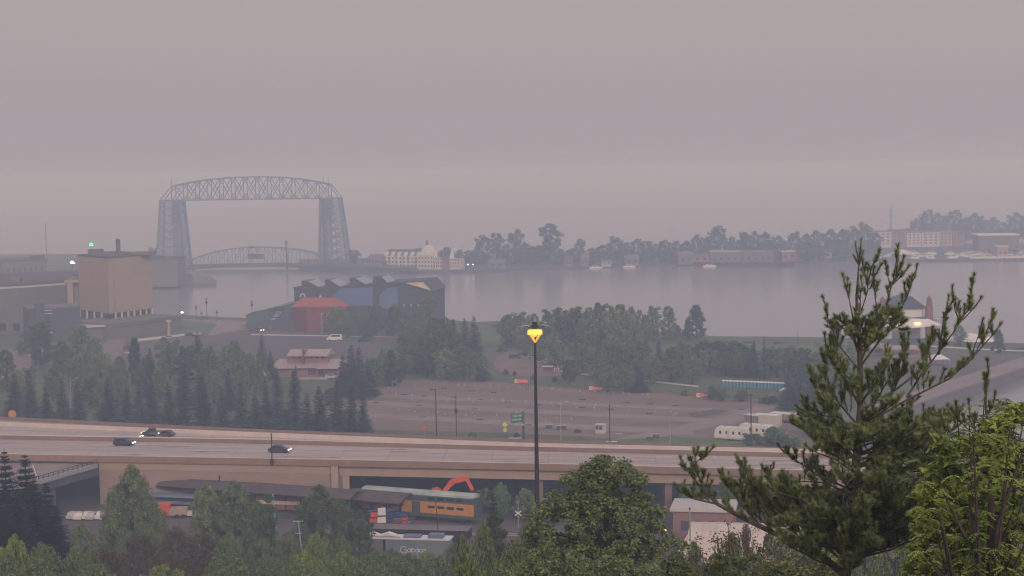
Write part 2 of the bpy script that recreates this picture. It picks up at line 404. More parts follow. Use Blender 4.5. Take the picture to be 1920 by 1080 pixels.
# harbour wall along the slip
a = P(1688, 768, 3.1); b2 = P(2100, 629, 3.1)
d = (b2 - a); L0 = Vector((d.x, d.y)).length; rz = math.atan2(d.y, d.x)
sw = thing('harbour_wall', 'long pale topped harbour wall beside the still slip', 'harbour wall', (a.x, a.y, 0), rz)
MB().box(0, 0, -2, L0, 1.2, 3.1).build('wall_face', M['grey_wall'], sw)
MB().box(-0.4, -0.3, 3.1, L0, 9, 3.62).build('walkway', M['gravel_pale'], sw)
MB().box(0, 9, 2, L0, 11, 3.58).build('bank', M['grass'], sw)

def prism_land(name, pts, m, z):
    mb = MB(); q = [P(x, y, 0) for x, y in pts]; mb.prism([(p.x, p.y) for p in q], -2, z)
    return struct(mb, name, m)
prism_land('far_shore', [(560, 509), (640, 513), (700, 514), (830, 513), (890, 512), (1000, 507), (1100, 503), (1270, 497), (1330, 493), (1490, 492), (1620, 489), (1750, 491), (2400, 484), (2500, 462), (1600, 462), (1300, 474), (880, 484), (560, 490)], M['grey_dark'], 1.8)
prism_land('far_pier', [(1300, 499), (1350, 500), (1490, 500), (1490, 497), (1300, 493)], M['dark'], 2.2)
prism_land('canal_pier', [(200, 540), (404, 537), (406, 531), (385, 518), (350, 509), (200, 508)], M['grey_wall'], 2.2)
# ------------------------------------------------------------------ highway viaduct
def line(pts):
    q = [P(x, y, ZD) for x, y in pts]
    return lambda X: _interp(q, X)
def _interp(q, X):
    for a, b in zip(q, q[1:]):
        if X <= b.x or b is q[-1]:
            t = (X - a.x) / (b.x - a.x); return a.y + (b.y - a.y) * t
near = line([(-500, 851), (0, 860), (480, 868.5), (1000, 878.5), (1440, 890), (2500, 917)])
medn = line([(-500, 817), (0, 828), (480, 836), (1000, 849.5), (1440, 859.5), (2500, 884)])
medf = line([(-500, 813), (0, 824), (480, 832), (1000, 846), (1440, 856.5), (2500, 881)])
far = line([(-500, 785), (0, 799), (480, 819), (1000, 840), (1440, 849.5), (2500, 873)])
edge = line([(-500, 772), (0, 788), (480, 812), (1000, 832), (1440, 846), (2500, 870)])
XS = [-230 + 8 * i for i in range(75)]
def strip(mb, f0, f1, z, a=None, b=None, xs=XS):
    i = len(mb.v)
    for X in xs: mb.v += [(X, f0(X), z), (X, f1(X), z)]
    for k in range(len(xs) - 1):
        j = i + 2 * k; mb.f.append((j, j + 2, j + 3, j + 1)); mb.m.append(mb.k)
def wall_along(mb, f, off, thick, z0, z1, xs=XS):
    for X0, X1 in zip(xs, xs[1:]):
        i = len(mb.v)
        for X in (X0, X1):
            y = f(X) + off; mb.v += [(X, y, z0), (X, y + thick, z0), (X, y + thick, z1), (X, y, z1)]
        for q in ((0, 4, 7, 3), (3, 7, 6, 2), (2, 6, 5, 1), (1, 5, 4, 0)): mb.f.append(tuple(i + a for a in q)); mb.m.append(mb.k)
mb = MB(); strip(mb, lambda X: near(X) + .3, lambda X: edge(X), ZD); struct(mb, 'highway_road', M['conc'])
# lane wear, seams and painted lines
mb = MB()
for fr in (0.03, 0.97): strip(mb, lambda X, fr=fr: near(X) + 1 + (medn(X) - near(X) - 1.5) * fr, lambda X, fr=fr: near(X) + 1.16 + (medn(X) - near(X) - 1.5) * fr, ZD + .012)
for fr in (0.06, 0.94): strip(mb, lambda X, fr=fr: medf(X) + 1 + (far(X) - medf(X) - 1.5) * fr, lambda X, fr=fr: medf(X) + 1.16 + (far(X) - medf(X) - 1.5) * fr, ZD + .012)
for k in range(120):
    X = -225 + k * 12.2
    if X > 350: break
    for fr in (0.35, 0.66):
        y = near(X) + 1 + (medn(X) - near(X) - 1.5) * fr; mb.quad((X, y, ZD + .012), (X + 3, y, ZD + .012), (X + 3, y + .13, ZD + .012), (X, y + .13, ZD + .012))
    y = medf(X) + .5 + (far(X) - medf(X)) * .5; mb.quad((X, y, ZD + .012), (X + 3, y, ZD + .012), (X + 3, y + .13, ZD + .012), (X, y + .13, ZD + .012))
struct(mb, 'lane_markings', M['white'])
mb = MB()
for fr in (0.15, 0.26, 0.48, 0.58, 0.80): strip(mb, lambda X, fr=fr: near(X) + 1 + (medn(X) - near(X) - 1.5) * fr, lambda X, fr=fr: near(X) + 1.9 + (medn(X) - near(X) - 1.5) * fr, ZD + .006)
for fr in (0.25, 0.7): strip(mb, lambda X, fr=fr: medf(X) + .6 + (far(X) - medf(X) - 1.5) * fr, lambda X, fr=fr: medf(X) + 1.6 + (far(X) - medf(X) - 1.5) * fr, ZD + .006)
strip(mb, lambda X: far(X) + 1.2, lambda X: edge(X) - .6, ZD + .006)
struct(mb, 'worn_lanes', mat('worn lanes', (0.33, 0.265, 0.24), 0.9, scale=0.15, c2=(0.46, 0.375, 0.345), mscale=(0.15, 2, 1)))
M['worn'] = mat('joint filler', (0.22, 0.18, 0.165), .9)
mb = MB()
for X in [-225 + 11.0 * k + (k * 37 % 5) * .3 for k in range(50)]:
    mb.quad((X, near(X) + .4, ZD + .015), (X + .07, near(X) + .4, ZD + .015), (X + .07 + .6, medf(X) - .1, ZD + .015), (X + .6, medf(X) - .1, ZD + .015))
    mb.quad((X + 1, medf(X) + .6, ZD + .015), (X + 1.12, medf(X) + .6, ZD + .015), (X + 1.5, far(X), ZD + .015), (X + 1.38, far(X), ZD + .015))
struct(mb, 'road_joints', M['worn'])
rs = random.Random(8); mb = MB()
for k in range(34):
    X = rs.uniform(-150, 120); t_ = rs.choice([.2, .3, .53, .85]) + rs.uniform(-.03, .03); y = near(X) + (medn(X) - near(X)) * t_; l_ = rs.uniform(3, 16); w_ = rs.uniform(.25, .9)
    mb.quad((X, y, ZD + .009), (X + l_, y - .01 * l_, ZD + .009), (X + l_ * .9, y + w_, ZD + .009), (X + .1 * l_, y + w_ * .8, ZD + .009))
struct(mb, 'road_patches', mat('patched asphalt', (0.20, 0.165, 0.15), .9, scale=.6, var=.3))
hw = thing('highway_viaduct', 'long concrete highway viaduct with brown parapets crossing above the rail yard', 'viaduct', (0, 0, 0))
mb = MB(); wall_along(mb, near, 0, .35, ZD - .35, ZD + 1.0); mb.build('parapet', M['conc_brown'], hw)
mb = MB(); wall_along(mb, near, -.04, .43, ZD + 1.0, ZD + 1.12); mb.build('parapet_cap', M['conc_pale'], hw)
mb = MB(); wall_along(mb, medf, 0, .5, ZD, ZD + .95); mb.build('median_barrier', M['conc_umber'], hw)
mb = MB(); wall_along(mb, medf, -.04, .58, ZD + .95, ZD + 1.1); mb.build('median_cap', M['conc_pale'], hw)
mb = MB(); wall_along(mb, far, 0, .5, ZD, ZD + 1.0); mb.build('far_barrier', M['conc_pale'], hw)
mb = MB(); wall_along(mb, edge, 0, .3, ZD - 2, ZD + .9); mb.build('edge_barrier', M['conc_umber'], hw)
XB = P(630, 880, ZD).x
xsb = [XB + 8 * i for i in range(40)]
mb = MB(); wall_along(mb, near, 1.0, 1.0, ZD - 2.4, ZD - .36, xsb); mb.build('girder', M['conc_tan'], hw)
for k in (1, 2, 3): 
    mb = MB(); wall_along(mb, near, 1 + 6.5 * k, .8, ZD - 2.4, ZD - .1, xsb); mb.build('girder', M['conc_umber'], hw)
mb = MB(); strip(mb, lambda X: near(X) + .35, lambda X: edge(X), ZD - .35, xs=xsb); mb.build('deck_slab', M['conc_umber'], hw)
mb = MB(); wall_along(mb, edge, -1, 1.0, ZG - 1, ZD - .4, xsb); mb.build('abutment', M['grey_dark'], hw)
for px in (1012, 1255, 1400, 1600):
    X = P(px, 885, ZD).x; y = near(X)
    MB().box(X - .7, y + 2.2, ZG - .5, X + .7, y + 22, ZD - 2.45).build('pier', M['conc_umber'], hw)
# embankment retaining wall at the side of the opening
rw = thing('retaining_wall', 'two toned tan concrete retaining wall under the highway', 'retaining wall', (0, 0, 0))
XL = P(180, 866, ZD).x; xsw = [XL + (XB - 1 - XL) * i / 10 for i in range(11)]
mb = MB(); wall_along(mb, near, .5, .6, ZD - 2.0, ZD - .36, xsw); mb.build('upper_band', M['conc_tan'], rw)
mb = MB(); wall_along(mb, near, .62, .6, ZG - .5, ZD - 2.0, xsw); mb.build('lower_band', mat('rosy concrete', (0.36, 0.255, 0.22), 0.85, scale=0.2, var=0.1), rw)
yb = near(XB)
for dx in (0, 5.2): pass
MB().box(XB - 1.6, yb + .1, ZG - .5, XB - .2, yb + 1.3, ZD - .37).build('pilaster', M['conc_tan'], rw)
MB().box(XB + .6, yb + .9, ZG - .5, XB + 2.0, yb + 1.9, ZD - 2.45).build('pilaster', M['conc_tan'], rw)
MB().box(XB - .2, yb + 1.2, ZG - .5, XB + .5, yb + 12, ZD - .4).build('return_wall', M['conc_umber'], rw)
MB().box(XB - 40, yb + 14, ZG - 1, XB + 4, yb + 15, ZD - .5).build('return_wall', M['grey_dark'], rw)

# short ramp bridge joining at the side
rp = thing('ramp_bridge', 'short pale ramp bridge with a steel side railing beside dark spruces', 'ramp bridge', (0, 0, 0))
zr = 12.2
q = [P(x, y, zr) for x, y in ((-200, 870), (60, 868), (130, 868), (181, 872), (72, 903), (-60, 935), (-200, 960))]
MB().prism([(p.x, p.y) for p in q], zr - .5, zr).build('deck', M['gravel_pale'], rp)
A, B, C2 = q[3], q[4], q[5]
mb = MB()
for a, b in ((A, B), (B, C2)):
    mb.bar((a.x, a.y, zr + 1.05), (b.x, b.y, zr + 1.05), .1); mb.bar((a.x, a.y, zr + .6), (b.x, b.y, zr + .6), .08)
    for k in range(12):
        p = a.lerp(b, k / 12); mb.bar((p.x, p.y, zr), (p.x, p.y, zr + 1.1), .12)
mb.build('railing', M['black_metal'], rp)
mb = MB()
for a, b in ((A, B), (B, C2)): mb.bar((a.x, a.y - .1, zr - .1), (b.x, b.y - .1, zr - .1), .5, .9)
mb.build('edge_beam', M['steel_pale'], rp)
mb = MB()
for a, b in ((A, B), (B, C2)): mb.bar((a.x, a.y + 1.2, zr - 1.4), (b.x, b.y + 1.2, zr - 1.4), .5, 1.8)
mb.build('girder', M['grey_dark'], rp)
p = A.lerp(B, .93); MB().box(p.x - .6, p.y + 1, ZG, p.x + .6, p.y + 7, zr - 1).build('pier', M['grey_wall'], rp)
mb = MB()
for t in (.15, .3): 
    p = q[1].lerp(q[4], t); 
mb.bar(q[1].lerp(q[4], .1) + Vector((0, 0, .02)), q[1].lerp(q[4], .9) + Vector((0, 0, .02)), .2, .02); mb.build('painted_line', M['white'], rp)

# ------------------------------------------------------------------ lift bridge
bg = thing('lift_bridge', 'tall silver steel lift bridge with two lattice towers over the harbour canal', 'bridge', (0, 0, 0))
BL = P(326, 505, 0); BR = P(633, 502, 0)
ax = (BR - BL); ax.z = 0; BLEN = ax.length; ax.normalize(); ay = Vector((-ax.y, ax.x, 0))
BO = BL.copy()
def bp_(u, v, z): return BO + ax * u + ay * v + Vector((0, 0, z))
mpp = BLEN / 307.0          # metres per photo pixel across the bridge
def bu(px): return (px - 326) * mpp
def bz(py, px=480): return (503.5 - 0.01 * (px - 480) - py) * mpp
W2 = 5.5
top_pts = [(330, 352), (360, 345.5), (395, 340.5), (435, 337), (480, 335.5), (525, 336.5), (560, 339), (592, 344), (622, 350)]
def topz(px):
    for (a, b), (c, d) in zip(top_pts, top_pts[1:]):
        if px <= c or c == 622: return bz(b + (d - b) * (px - a) / (c - a), px)
NP = 13
xs = [330 + (622 - 330) * i / NP for i in range(NP + 1)]
ZL = bz(376.5)
for side in (-1, 1):
    v = side * W2; mb = MB()
    for i in range(NP):
        a, b = xs[i], xs[i + 1]; za, zb = topz(a), topz(b); m_ = (a + b) / 2
        mb.bar(bp_(bu(a), v, za), bp_(bu(b), v, zb), .9)
        mb.bar(bp_(bu(a), v, ZL), bp_(bu(b), v, ZL), .9)
        mb.bar(bp_(bu(a), v, ZL), bp_(bu(b), v, zb), .5); mb.bar(bp_(bu(b), v, ZL), bp_(bu(a), v, za), .5)
    for i in range(NP + 1): mb.bar(bp_(bu(xs[i]), v, ZL), bp_(bu(xs[i]), v, topz(xs[i])), .6)
    mb.bar(bp_(bu(307), v, ZL), bp_(bu(330), v, ZL), .9); mb.bar(bp_(bu(642), v, ZL), bp_(bu(622), v, ZL), .9)
    mb.bar(bp_(bu(307), v, ZL), bp_(bu(330), v, topz(330)), .6); mb.bar(bp_(bu(642), v, ZL), bp_(bu(622), v, topz(622)), .6)
    mb.build('top_truss', M['steel'], bg)
mb = MB()
for i in range(NP + 1):
    for z in (ZL, topz(xs[i])): mb.bar(bp_(bu(xs[i]), -W2, z), bp_(bu(xs[i]), W2, z), .4)
    if i < NP:
        mb.bar(bp_(bu(xs[i]), -W2, ZL), bp_(bu(xs[i + 1]), W2, ZL), .35); mb.bar(bp_(bu(xs[i]), W2, ZL), bp_(bu(xs[i + 1]), -W2, ZL), .35)
        mb.bar(bp_(bu(xs[i]), -W2, topz(xs[i])), bp_(bu(xs[i + 1]), W2, topz(xs[i + 1])), .3)
for z in (ZL + 1.2,): mb.bar(bp_(bu(320), -W2 + 1, z), bp_(bu(630), -W2 + 1, z), .25)
mb.build('bracing', M['steel'], bg)
for px in (330, 622, 613): MB().bar(bp_(bu(px), -W2, topz(min(px, 622))), bp_(bu(px), -W2, topz(min(px, 622)) + 5.5), .35).build('mast', M['steel'], bg)
def tower(o_top, i_top, o_bot, i_bot):
    t = MB()
    z1 = ZL; NL = 9
    for side in (-1, 1):
        vt = side * W2; vb = side * 9.0
        def pt(k, inner):
            f = k / NL; ub = bu(i_bot if inner else o_bot); ut = bu(i_top if inner else o_top)
            return bp_(ub + (ut - ub) * f, vb + (vt - vb) * f, z1 * f)
        md = lambda k: (pt(k, 0) + pt(k, 1)) * .5
        for k in range(NL):
            t.bar(pt(k, 0), pt(k + 1, 0), 1.1); t.bar(pt(k, 1), pt(k + 1, 1), 1.7)
            t.bar(pt(k, 0), md(k + 1), .6); t.bar(pt(k, 1), md(k + 1), .6); t.bar(md(k), pt(k + 1, 0), .6); t.bar(md(k), pt(k + 1, 1), .6)
            t.bar(pt(k + 1, 0), pt(k + 1, 1), .55); t.bar(md(k), md(k + 1), .5)
    for k in range(NL):
        f = k / NL; g = (k + 1) / NL
        for a_, b_ in ((o_bot, o_top), (i_bot, i_top)):
            p0 = bu(a_) + (bu(b_) - bu(a_)) * f; p1 = bu(a_) + (bu(b_) - bu(a_)) * g
            v0 = 9 + (W2 - 9) * f; v1 = 9 + (W2 - 9) * g
            t.bar(bp_(p0, -v0, z1 * f), bp_(p1, v1, z1 * g), .45); t.bar(bp_(p0, v0, z1 * f), bp_(p1, -v1, z1 * g), .45); t.bar(bp_(p1, -v1, z1 * g), bp_(p1, v1, z1 * g), .5)
    return t
for o_t, i_t, o_b, i_b, s in ((308, 345, 299, 354, 1), (641, 607, 656, 604, -1)):
    tw = tower(o_t, i_t, o_b, i_b).build('tower', M['steel'], bg)
    # counterweight and its cables beside the inner legs
    c = MB(); u0, u1 = sorted((bu(i_t) - s * 7.0, bu(i_t) - s * 2.0))
    for (z0, z1_, vv) in ((ZL - 17, ZL - 2, 4.4),):
        i = [bp_(u, v, z) for z in (z0, z1_) for u, v in ((u0, -vv), (u1, -vv), (u1, vv), (u0, vv))]
        for qd in ((0, 3, 2, 1), (4, 5, 6, 7), (0, 1, 5, 4), (1, 2, 6, 5), (2, 3, 7, 6), (3, 0, 4, 7)): c.quad(*[i[a] for a in qd])
    c.build('counterweight', M['steel'], tw)
    g = MB()
    for v in (-4.2, -2.5, 2.5, 4.2):
        for uu in (u0 + .6, u1 - .6): g.bar(bp_(uu, v, 8), bp_(uu, v, ZL), .55)
    g.build('cable', M['steel'], tw)
    for px in (o_b, i_b):
        for v in (-9, 9): p = bp_(bu(px), v, 0); MB().box(p.x - 2, p.y - 2, -1, p.x + 2, p.y + 2, 2.4).build('footing', M['grey_wall'], tw)
# lift span with its curved top chord
ls = MB(); SP = [(350, 491), (372, 482), (400, 474), (430, 468), (465, 464.5), (500, 464.5), (535, 466), (570, 470), (600, 478), (620, 489)]
def sz(px):
    for (a, b), (c, d) in zip(SP, SP[1:]):
        if px <= c or c == 620: return bz(b + (d - b) * (px - a) / (c - a), px)
zs = bz(495.5); NS = 18; sx = [350 + 15 * i for i in range(NS + 1)]
for v in (-4.5, 4.5):
    for i in range(NS):
        a, b = sx[i], sx[i + 1]
        ls.bar(bp_(bu(a), v, sz(a)), bp_(bu(b), v, sz(b)), .85); ls.bar(bp_(bu(a), v, zs), bp_(bu(b), v, zs), .8)
        (ls.bar(bp_(bu(a), v, zs), bp_(bu(b), v, sz(b)), .4) if i < NS / 2 else ls.bar(bp_(bu(a), v, sz(a)), bp_(bu(b), v, zs), .4))
    for a in sx[1:-1]: ls.bar(bp_(bu(a), v, zs), bp_(bu(a), v, sz(a)), .45)
for a in sx: ls.bar(bp_(bu(a), -4.5, sz(a)), bp_(bu(a), 4.5, sz(a)), .3)
sp = ls.build('lift_span', M['steel'], bg)
mb = MB(); i = [bp_(bu(px), v, z) for z in (zs - 1.6, zs) for px, v in ((345, -4.3), (625, -4.3), (625, 4.3), (345, 4.3))]
for qd in ((0, 3, 2, 1), (4, 5, 6, 7), (0, 1, 5, 4), (1, 2, 6, 5), (2, 3, 7, 6), (3, 0, 4, 7)): mb.quad(*[i[a] for a in qd])
mb.build('road_deck', M['grey_dark'], sp)
mb = MB(); c = bp_(bu(484), -5.2, 0); mb.box(c.x - 6, c.y - 2, zs + 4.5, c.x + 6, c.y + 3, zs + 8.2); mb.box(c.x - 5, c.y - 1.7, zs + 12.6, c.x - 1, c.y + 2, zs + 14.2); mb.build('operator_house', M['grey_dark'], sp)
# signal mast on the canal wall
p = P(538, 506, 1.8); o = thing('canal_light_tower', 'slim dark light tower in front of the bridge span', 'light tower', p)
MB().tube([(0, 0, 0), (0, 0, 20)], [.9, .5], 8).build('shaft', M['grey_dark'], o)
MB().cyl(0, 0, 19.5, 1.3, .5, 10).cyl(0, 0, 20, .8, 2, 8).build('lantern', M['grey_dark'], o)
# curved approach quay in front of the canal
mb = MB()
q = [P(x, y, 3) for x, y in ((345, 501), (420, 497), (520, 495.5), (650, 497.5), (780, 502), (780, 507), (650, 503), (520, 499.5), (420, 500.5), (345, 505))]
mb.prism([(p.x, p.y) for p in q], 2.4, 4.3); tag(mb.build('quay_causeway', M['grey_dark']), 'long low grey causeway at the foot of the lift bridge', 'causeway')
mb = MB()
for px in range(360, 780, 18):
    y = 500 if px < 560 else 500 + (px - 560) * .028
    p = P(px, y + 2, 3); mb.box(p.x - .6, p.y - .5, -1, p.x + .6, p.y + 2, 2.4)
# ------------------------------------------------------------------ buildings
def windows(parent, x0, x1, z0, z1, nx, nz, y=-0.06, m='glass', fr=.62, frz=.6, name='window'):
    dx = (x1 - x0) / nx; dz = (z1 - z0) / nz
    for i in range(nx):
        for k in range(nz):
            cx = x0 + dx * (i + .5); cz = z0 + dz * (k + .5)
            MB().box(cx - dx * fr / 2, y, cz - dz * frz / 2, cx + dx * fr / 2, y + .12, cz + dz * frz / 2).build(name, M[m], parent)
def gable(mb, x0, x1, y0, y1, z0, z1, ov=.4):   # ridge along x
    ym = (y0 + y1) / 2; mb.extr_x([(y0 - ov, z0), (y1 + ov, z0), (ym, z1)], x0 - ov, x1 + ov); return mb
def gable_y(mb, x0, x1, y0, y1, z0, z1, ov=.3):
    xm = (x0 + x1) / 2; mb.extr_y([(x0 - ov, z0), (x1 + ov, z0), (xm, z1)], y0 - ov, y1 + ov); return mb
def site(name, label, cat, pl, pr, z=ZG, group=None):
    a = P(pl[0], pl[1], z); b = P(pr[0], pr[1], z); rz, ln = frame_of(a, b)
    return thing(name, label, cat, a, rz, group), ln, 3200.0 / a.y

# auditorium fly tower
pc = P(206, 628); pl_ = P(150, 618); pr_ = P(288, 616)
o = thing('auditorium', 'tall windowless cream auditorium block above a band of dark windows', 'auditorium', pc, 0)
def loc(p): return (p.x - pc.x, p.y - pc.y)
H1 = 34.0
A0 = loc(pl_); A1 = (0, 0); A2 = loc(pr_); A3 = (A0[0] + A2[0], A0[1] + A2[1])
def inset(p, k): 
    c = (A3[0] / 2, A3[1] / 2); return (c[0] + (p[0] - c[0]) * k, c[1] + (p[1] - c[1]) * k)
hb = (628 - 602) / 3200 * pc.y
ht = (628 - 484) / 3200 * pc.y
hw_ = (628 - 588) / 3200 * pc.y
MB().prism([A0, A1, A2, A3], hw_, ht).build('upper_wall', M['cream'], o)
MB().prism([inset(a, 1.01) for a in (A0, A1, A2, A3)], ht, ht + .7).build('roof', M['roof_brown'], o)
MB().prism([inset(a, .94) for a in (A0, A1, A2, A3)], 0, hw_).build('window_band', M['glass'], o)
for (a, b, n) in ((A0, A1, 4), (A1, A2, 7)):
    for i in range(n + 1):
        t = i / n; x = a[0] + (b[0] - a[0]) * t; y = a[1] + (b[1] - a[1]) * t; x, y = inset((x, y), .985)
        MB().box(x - .35, y - .35, hb - 1, x + .35, y + .35, hw_).build('column', M['offwhite'], o)
MB().prism([inset(a, 1.0) for a in (A0, A1, A2, A3)], -1, hb - .4).build('podium', M['grey_wall'], o)
mb = MB()
for (x, y) in ((A0[0] * .62, A0[1] * .62),): mb.box(x - 1, y - .2, hw_, x + 1, y + 1, ht - .2)
mb = MB()
for (a, b, n) in ((A0, A1, 3), (A1, A2, 5)):
    for zz in (.33, .66):
        zz = hw_ + (ht - hw_) * zz; a_ = inset(a, 1.0006); b_ = inset(b, 1.0006); mb.bar((a_[0], a_[1], zz), (b_[0], b_[1], zz), .1)
mb.build('panel_seams', mat('seam', (0.30, 0.205, 0.15), .9), o)
s = .5; x, y = A2[0] * .12, A2[1] * .12
MB().box(x - .1, y - .12, hw_, x + .1, y + .1, ht).build('joint', M['pink_wall'], o)
p = P(199, 600); c = MB().cyl(p.x - pc.x, p.y - pc.y + 30, ht - 5, 1.1, 9.6, 12); c.build('chimney', M['grey_dark'], o)
MB().box(-6, 14, ht + .3, 0, 18, ht + 2.4).box(6, 20, ht + .3, 16, 26, ht + 1.8).box(-14, 22, ht, -8, 27, ht + 3.2).build('roof_plant', M['grey_wall'], o)
mb = MB(); x0, y0 = A0[0] - 5.5, A0[1] + 1
mb.box(x0, y0, 0, x0 + 2.6, y0 + 3, ht * .64); mb.box(x0 - 1.2, y0 - .6, ht * .64, x0 + 10, y0 + 8, ht * .64 + 1); mb.box(x0 - 12, y0 + 4, 0, x0 + 8, y0 + 16, ht * .62)
mb.build('side_wing', M['cream'], o)

# podium wing to the side
o, ln, k = site('convention_wing', 'long low grey convention wing with a flat roof beside the cream block', 'hall', (206, 637), (341, 619))
MB().box(0, 0, -1, ln, 26, 6.4).build('wall', M['grey_wall'], o)
MB().box(-.3, -.3, 6.4, ln + .3, 26.3, 6.9).build('roof', M['roof_grey'], o)
MB().box(8, -.1, 4.6, ln - .5, .05, 5.2).build('wall_band', M['grey_dark'], o)
p = P(341, 622); q = thing('wall_lamp', 'lit white lamp at the seaward corner of the grey wing', 'lamp', Vector((P(341, 619).x + .5, P(341, 619).y - .6, 11.3)))
MB().box(-.3, -.3, -.6, .3, .3, 0).build('bracket', M['dark'], q); MB().dome(0, 0, 0, .62, .62, .6, 10, 4).build('bulb', M['white_lamp'], q)
o, ln, k = site('loading_annex', 'low pale roofed annex in front of the grey convention wing', 'annex', (130, 640), (200, 636))
MB().box(0, 0, -1, ln, 14, 5.5).build('wall', M['grey_wall'], o); MB().box(ln * .45, -1.5, 5.5, ln + 2, 13, 6.2).box(-1, -.8, 4.2, ln * .4, 1, 4.8).build('roof', M['offwhite'], o)
windows(o, 1, ln * .4, 1, 4, 3, 1)

# arena with low curved roof
o = thing('arena', 'broad grey arena with a low curved roof next to the cream auditorium', 'arena', P(-60, 640), 0)
d = P(-60, 640)
arc = []
for i in range(15):
    t = i / 14; p = P(-260 + 420 * t, 640 - 22 * t * t - 4 * t); arc.append((p.x - d.x, p.y - d.y))
back = [(arc[-1][0] + 10, arc[-1][1] + 90), (arc[0][0], arc[0][1] + 120)]
MB().prism(arc + back, -1, 13.6).build('lower_wall', M['grey_wall'], o)
cx = sum(a[0] for a in arc + back) / 17; cyy = sum(a[1] for a in arc + back) / 17
sc_ = lambda a, k: (cx + (a[0] - cx) * k, cyy + (a[1] - cyy) * k)
MB().prism([sc_(a, 1.004) for a in arc + back], 13.6, 14.2).build('ledge', M['roof_grey'], o)
MB().prism([sc_(a, .985) for a in arc + back], 14.2, 20.5).build('upper_wall', M['grey_wall'], o)
MB().prism([sc_(a, 1.0) for a in arc + back], 20.5, 21.3).build('eave', M['offwhite'], o)
MB().prism([sc_(a, .93) for a in arc + back], 21.3, 22.3).build('roof', M['roof_brown'], o)
mb = MB()
for x, y in ((5, 45), (30, 52), (48, 60), (22, 75)): mb.box(x, y, 22.3, x + 5, y + 4, 24)
mb.build('roof_plant', M['grey_wall'], o)
mb = MB()
for px in (8, 34, 112): p = P(px, 632); mb.box(p.x - d.x - 1.3, p.y - d.y - 2.3, 3, p.x - d.x + 1.3, p.y - d.y - 1.2, 6)
mb.build('doorway', M['dark'], o)
o, ln, k = site('stair_block', 'grey stair block with stacked louvred windows in front of the arena', 'stair block', (55, 645), (152, 640))
MB().box(0, 0, -1, ln, 18, 14.5).box(ln * .12, -1.2, -1, ln * .3, 0, 17).build('wall', M['grey_dark'], o)
MB().box(-.3, -.3, 14.5, ln + .3, 18, 15.1).build('roof', M['roof_grey'], o)
windows(o, ln * .28, ln * .42, 4.5, 13, 1, 5, y=-.1, fr=.9, frz=.62)
mb = MB()
for z in (4.2, 12.2, 13.6): mb.box(ln * .24, -.5, z, ln * .46, .1, z + .35)
mb.build('canopy', M['offwhite'], o)
# blocks behind
o, ln, k = site('waterfront_block', 'square grey waterfront block seen over the arena roof', 'building', (6, 536), (90, 532))
MB().box(0, 0, -1, ln, 40, 15.5).build('wall', M['grey_wall'], o); MB().box(-.5, -.5, 15.5, ln + .5, 40, 16.3).box(ln - 8, 5, 16.3, ln, 14, 18.6).build('roof', M['grey_dark'], o)
windows(o, 2, ln - 2, 4, 12, 7, 2, fr=.4)
o, ln, k = site('waterfront_shed', 'low dim shed between the grey block and the cream auditorium', 'shed', (92, 536), (150, 536))
MB().box(0, 0, -1, ln, 30, 7.5).build('wall', M['grey_wall'], o); MB().box(-.5, -.5, 7.5, ln + .5, 30, 8.2).box(4, 2, 8.2, 9, 6, 10).build('roof', M['grey_dark'], o)
windows(o, 1, ln - 1, 3, 6, 6, 1, m='offwhite', fr=.3, frz=.3)
o, ln, k = site('canal_hall', 'dark windowless hall at the water edge below the bridge tower', 'hall', (262, 536), (334, 535), 2.2)
MB().box(0, 0, -1, ln, 24, 17.2).build('wall', M['grey_wall'], o)
MB().box(-.5, -.5, 17.2, ln + .5, 24.4, 18).box(ln * .2, 3, 18, ln * .6, 9, 19.2).build('roof', M['grey_dark'], o)
MB().box(ln * .18, -.2, 5, ln * .26, 0, 6.6).build('sign_panel', M['red'], o)
o, ln, k = site('pier_office', 'small dark office on the canal pier below the bridge', 'office', (346, 531), (362, 530), 2.2)
MB().box(0, 0, -1, ln, 9, 3.5).build('wall', M['grey_wall'], o); gable(MB(), 0, ln, 0, 9, 3.5, 6).build('roof', M['grey_dark'], o)
for k2, (px, py, r) in enumerate([(135, 491, 2.0)]):
    p = P(px, 500, ZG); o = thing('flood_lamp', 'glaring warm flood lamp beside the cream auditorium roof', 'lamp', Q(px, py, 900))
    zz = o.location.z - ZG
    MB().tube([(0, 0, -zz), (0, 0, 0)], [.25, .15], 6).build('pole', M['dark'], o)
    MB().dome(0, 0, -.6, 1.15, 1.0, 1.1, 10, 4).box(-.5, -.3, -.9, 1.5, .3, -.6).build('bulb', M['lake_lamp'], o)
o = thing('beacon', 'lit green beacon on a thin mast behind the cream auditorium', 'beacon', Q(171, 457.5, 950)); zz = o.location.z - ZG
MB().tube([(0, 0, -zz), (0, 0, -.5)], [.3, .12], 6).build('mast', M['steel_pale'], o); MB().dome(0, 0, -.8, 1.1, 1.1, 1.4, 10, 4).build('bulb', M['green_lamp'], o)
p = P(88, 500, ZG); o = thing('radio_mast', 'thin hazy radio mast above the grey waterfront block', 'mast', Vector((Q(88, 500, 1300).x, 1300, 1)))
MB().tube([(0, 0, 0), (0, 0, 38)], [.6, .3], 4).build('shaft', M['steel'], o); MB().bar((-1.5, 0, 33), (1.5, 0, 33), .3).build('crossarm', M['steel'], o)

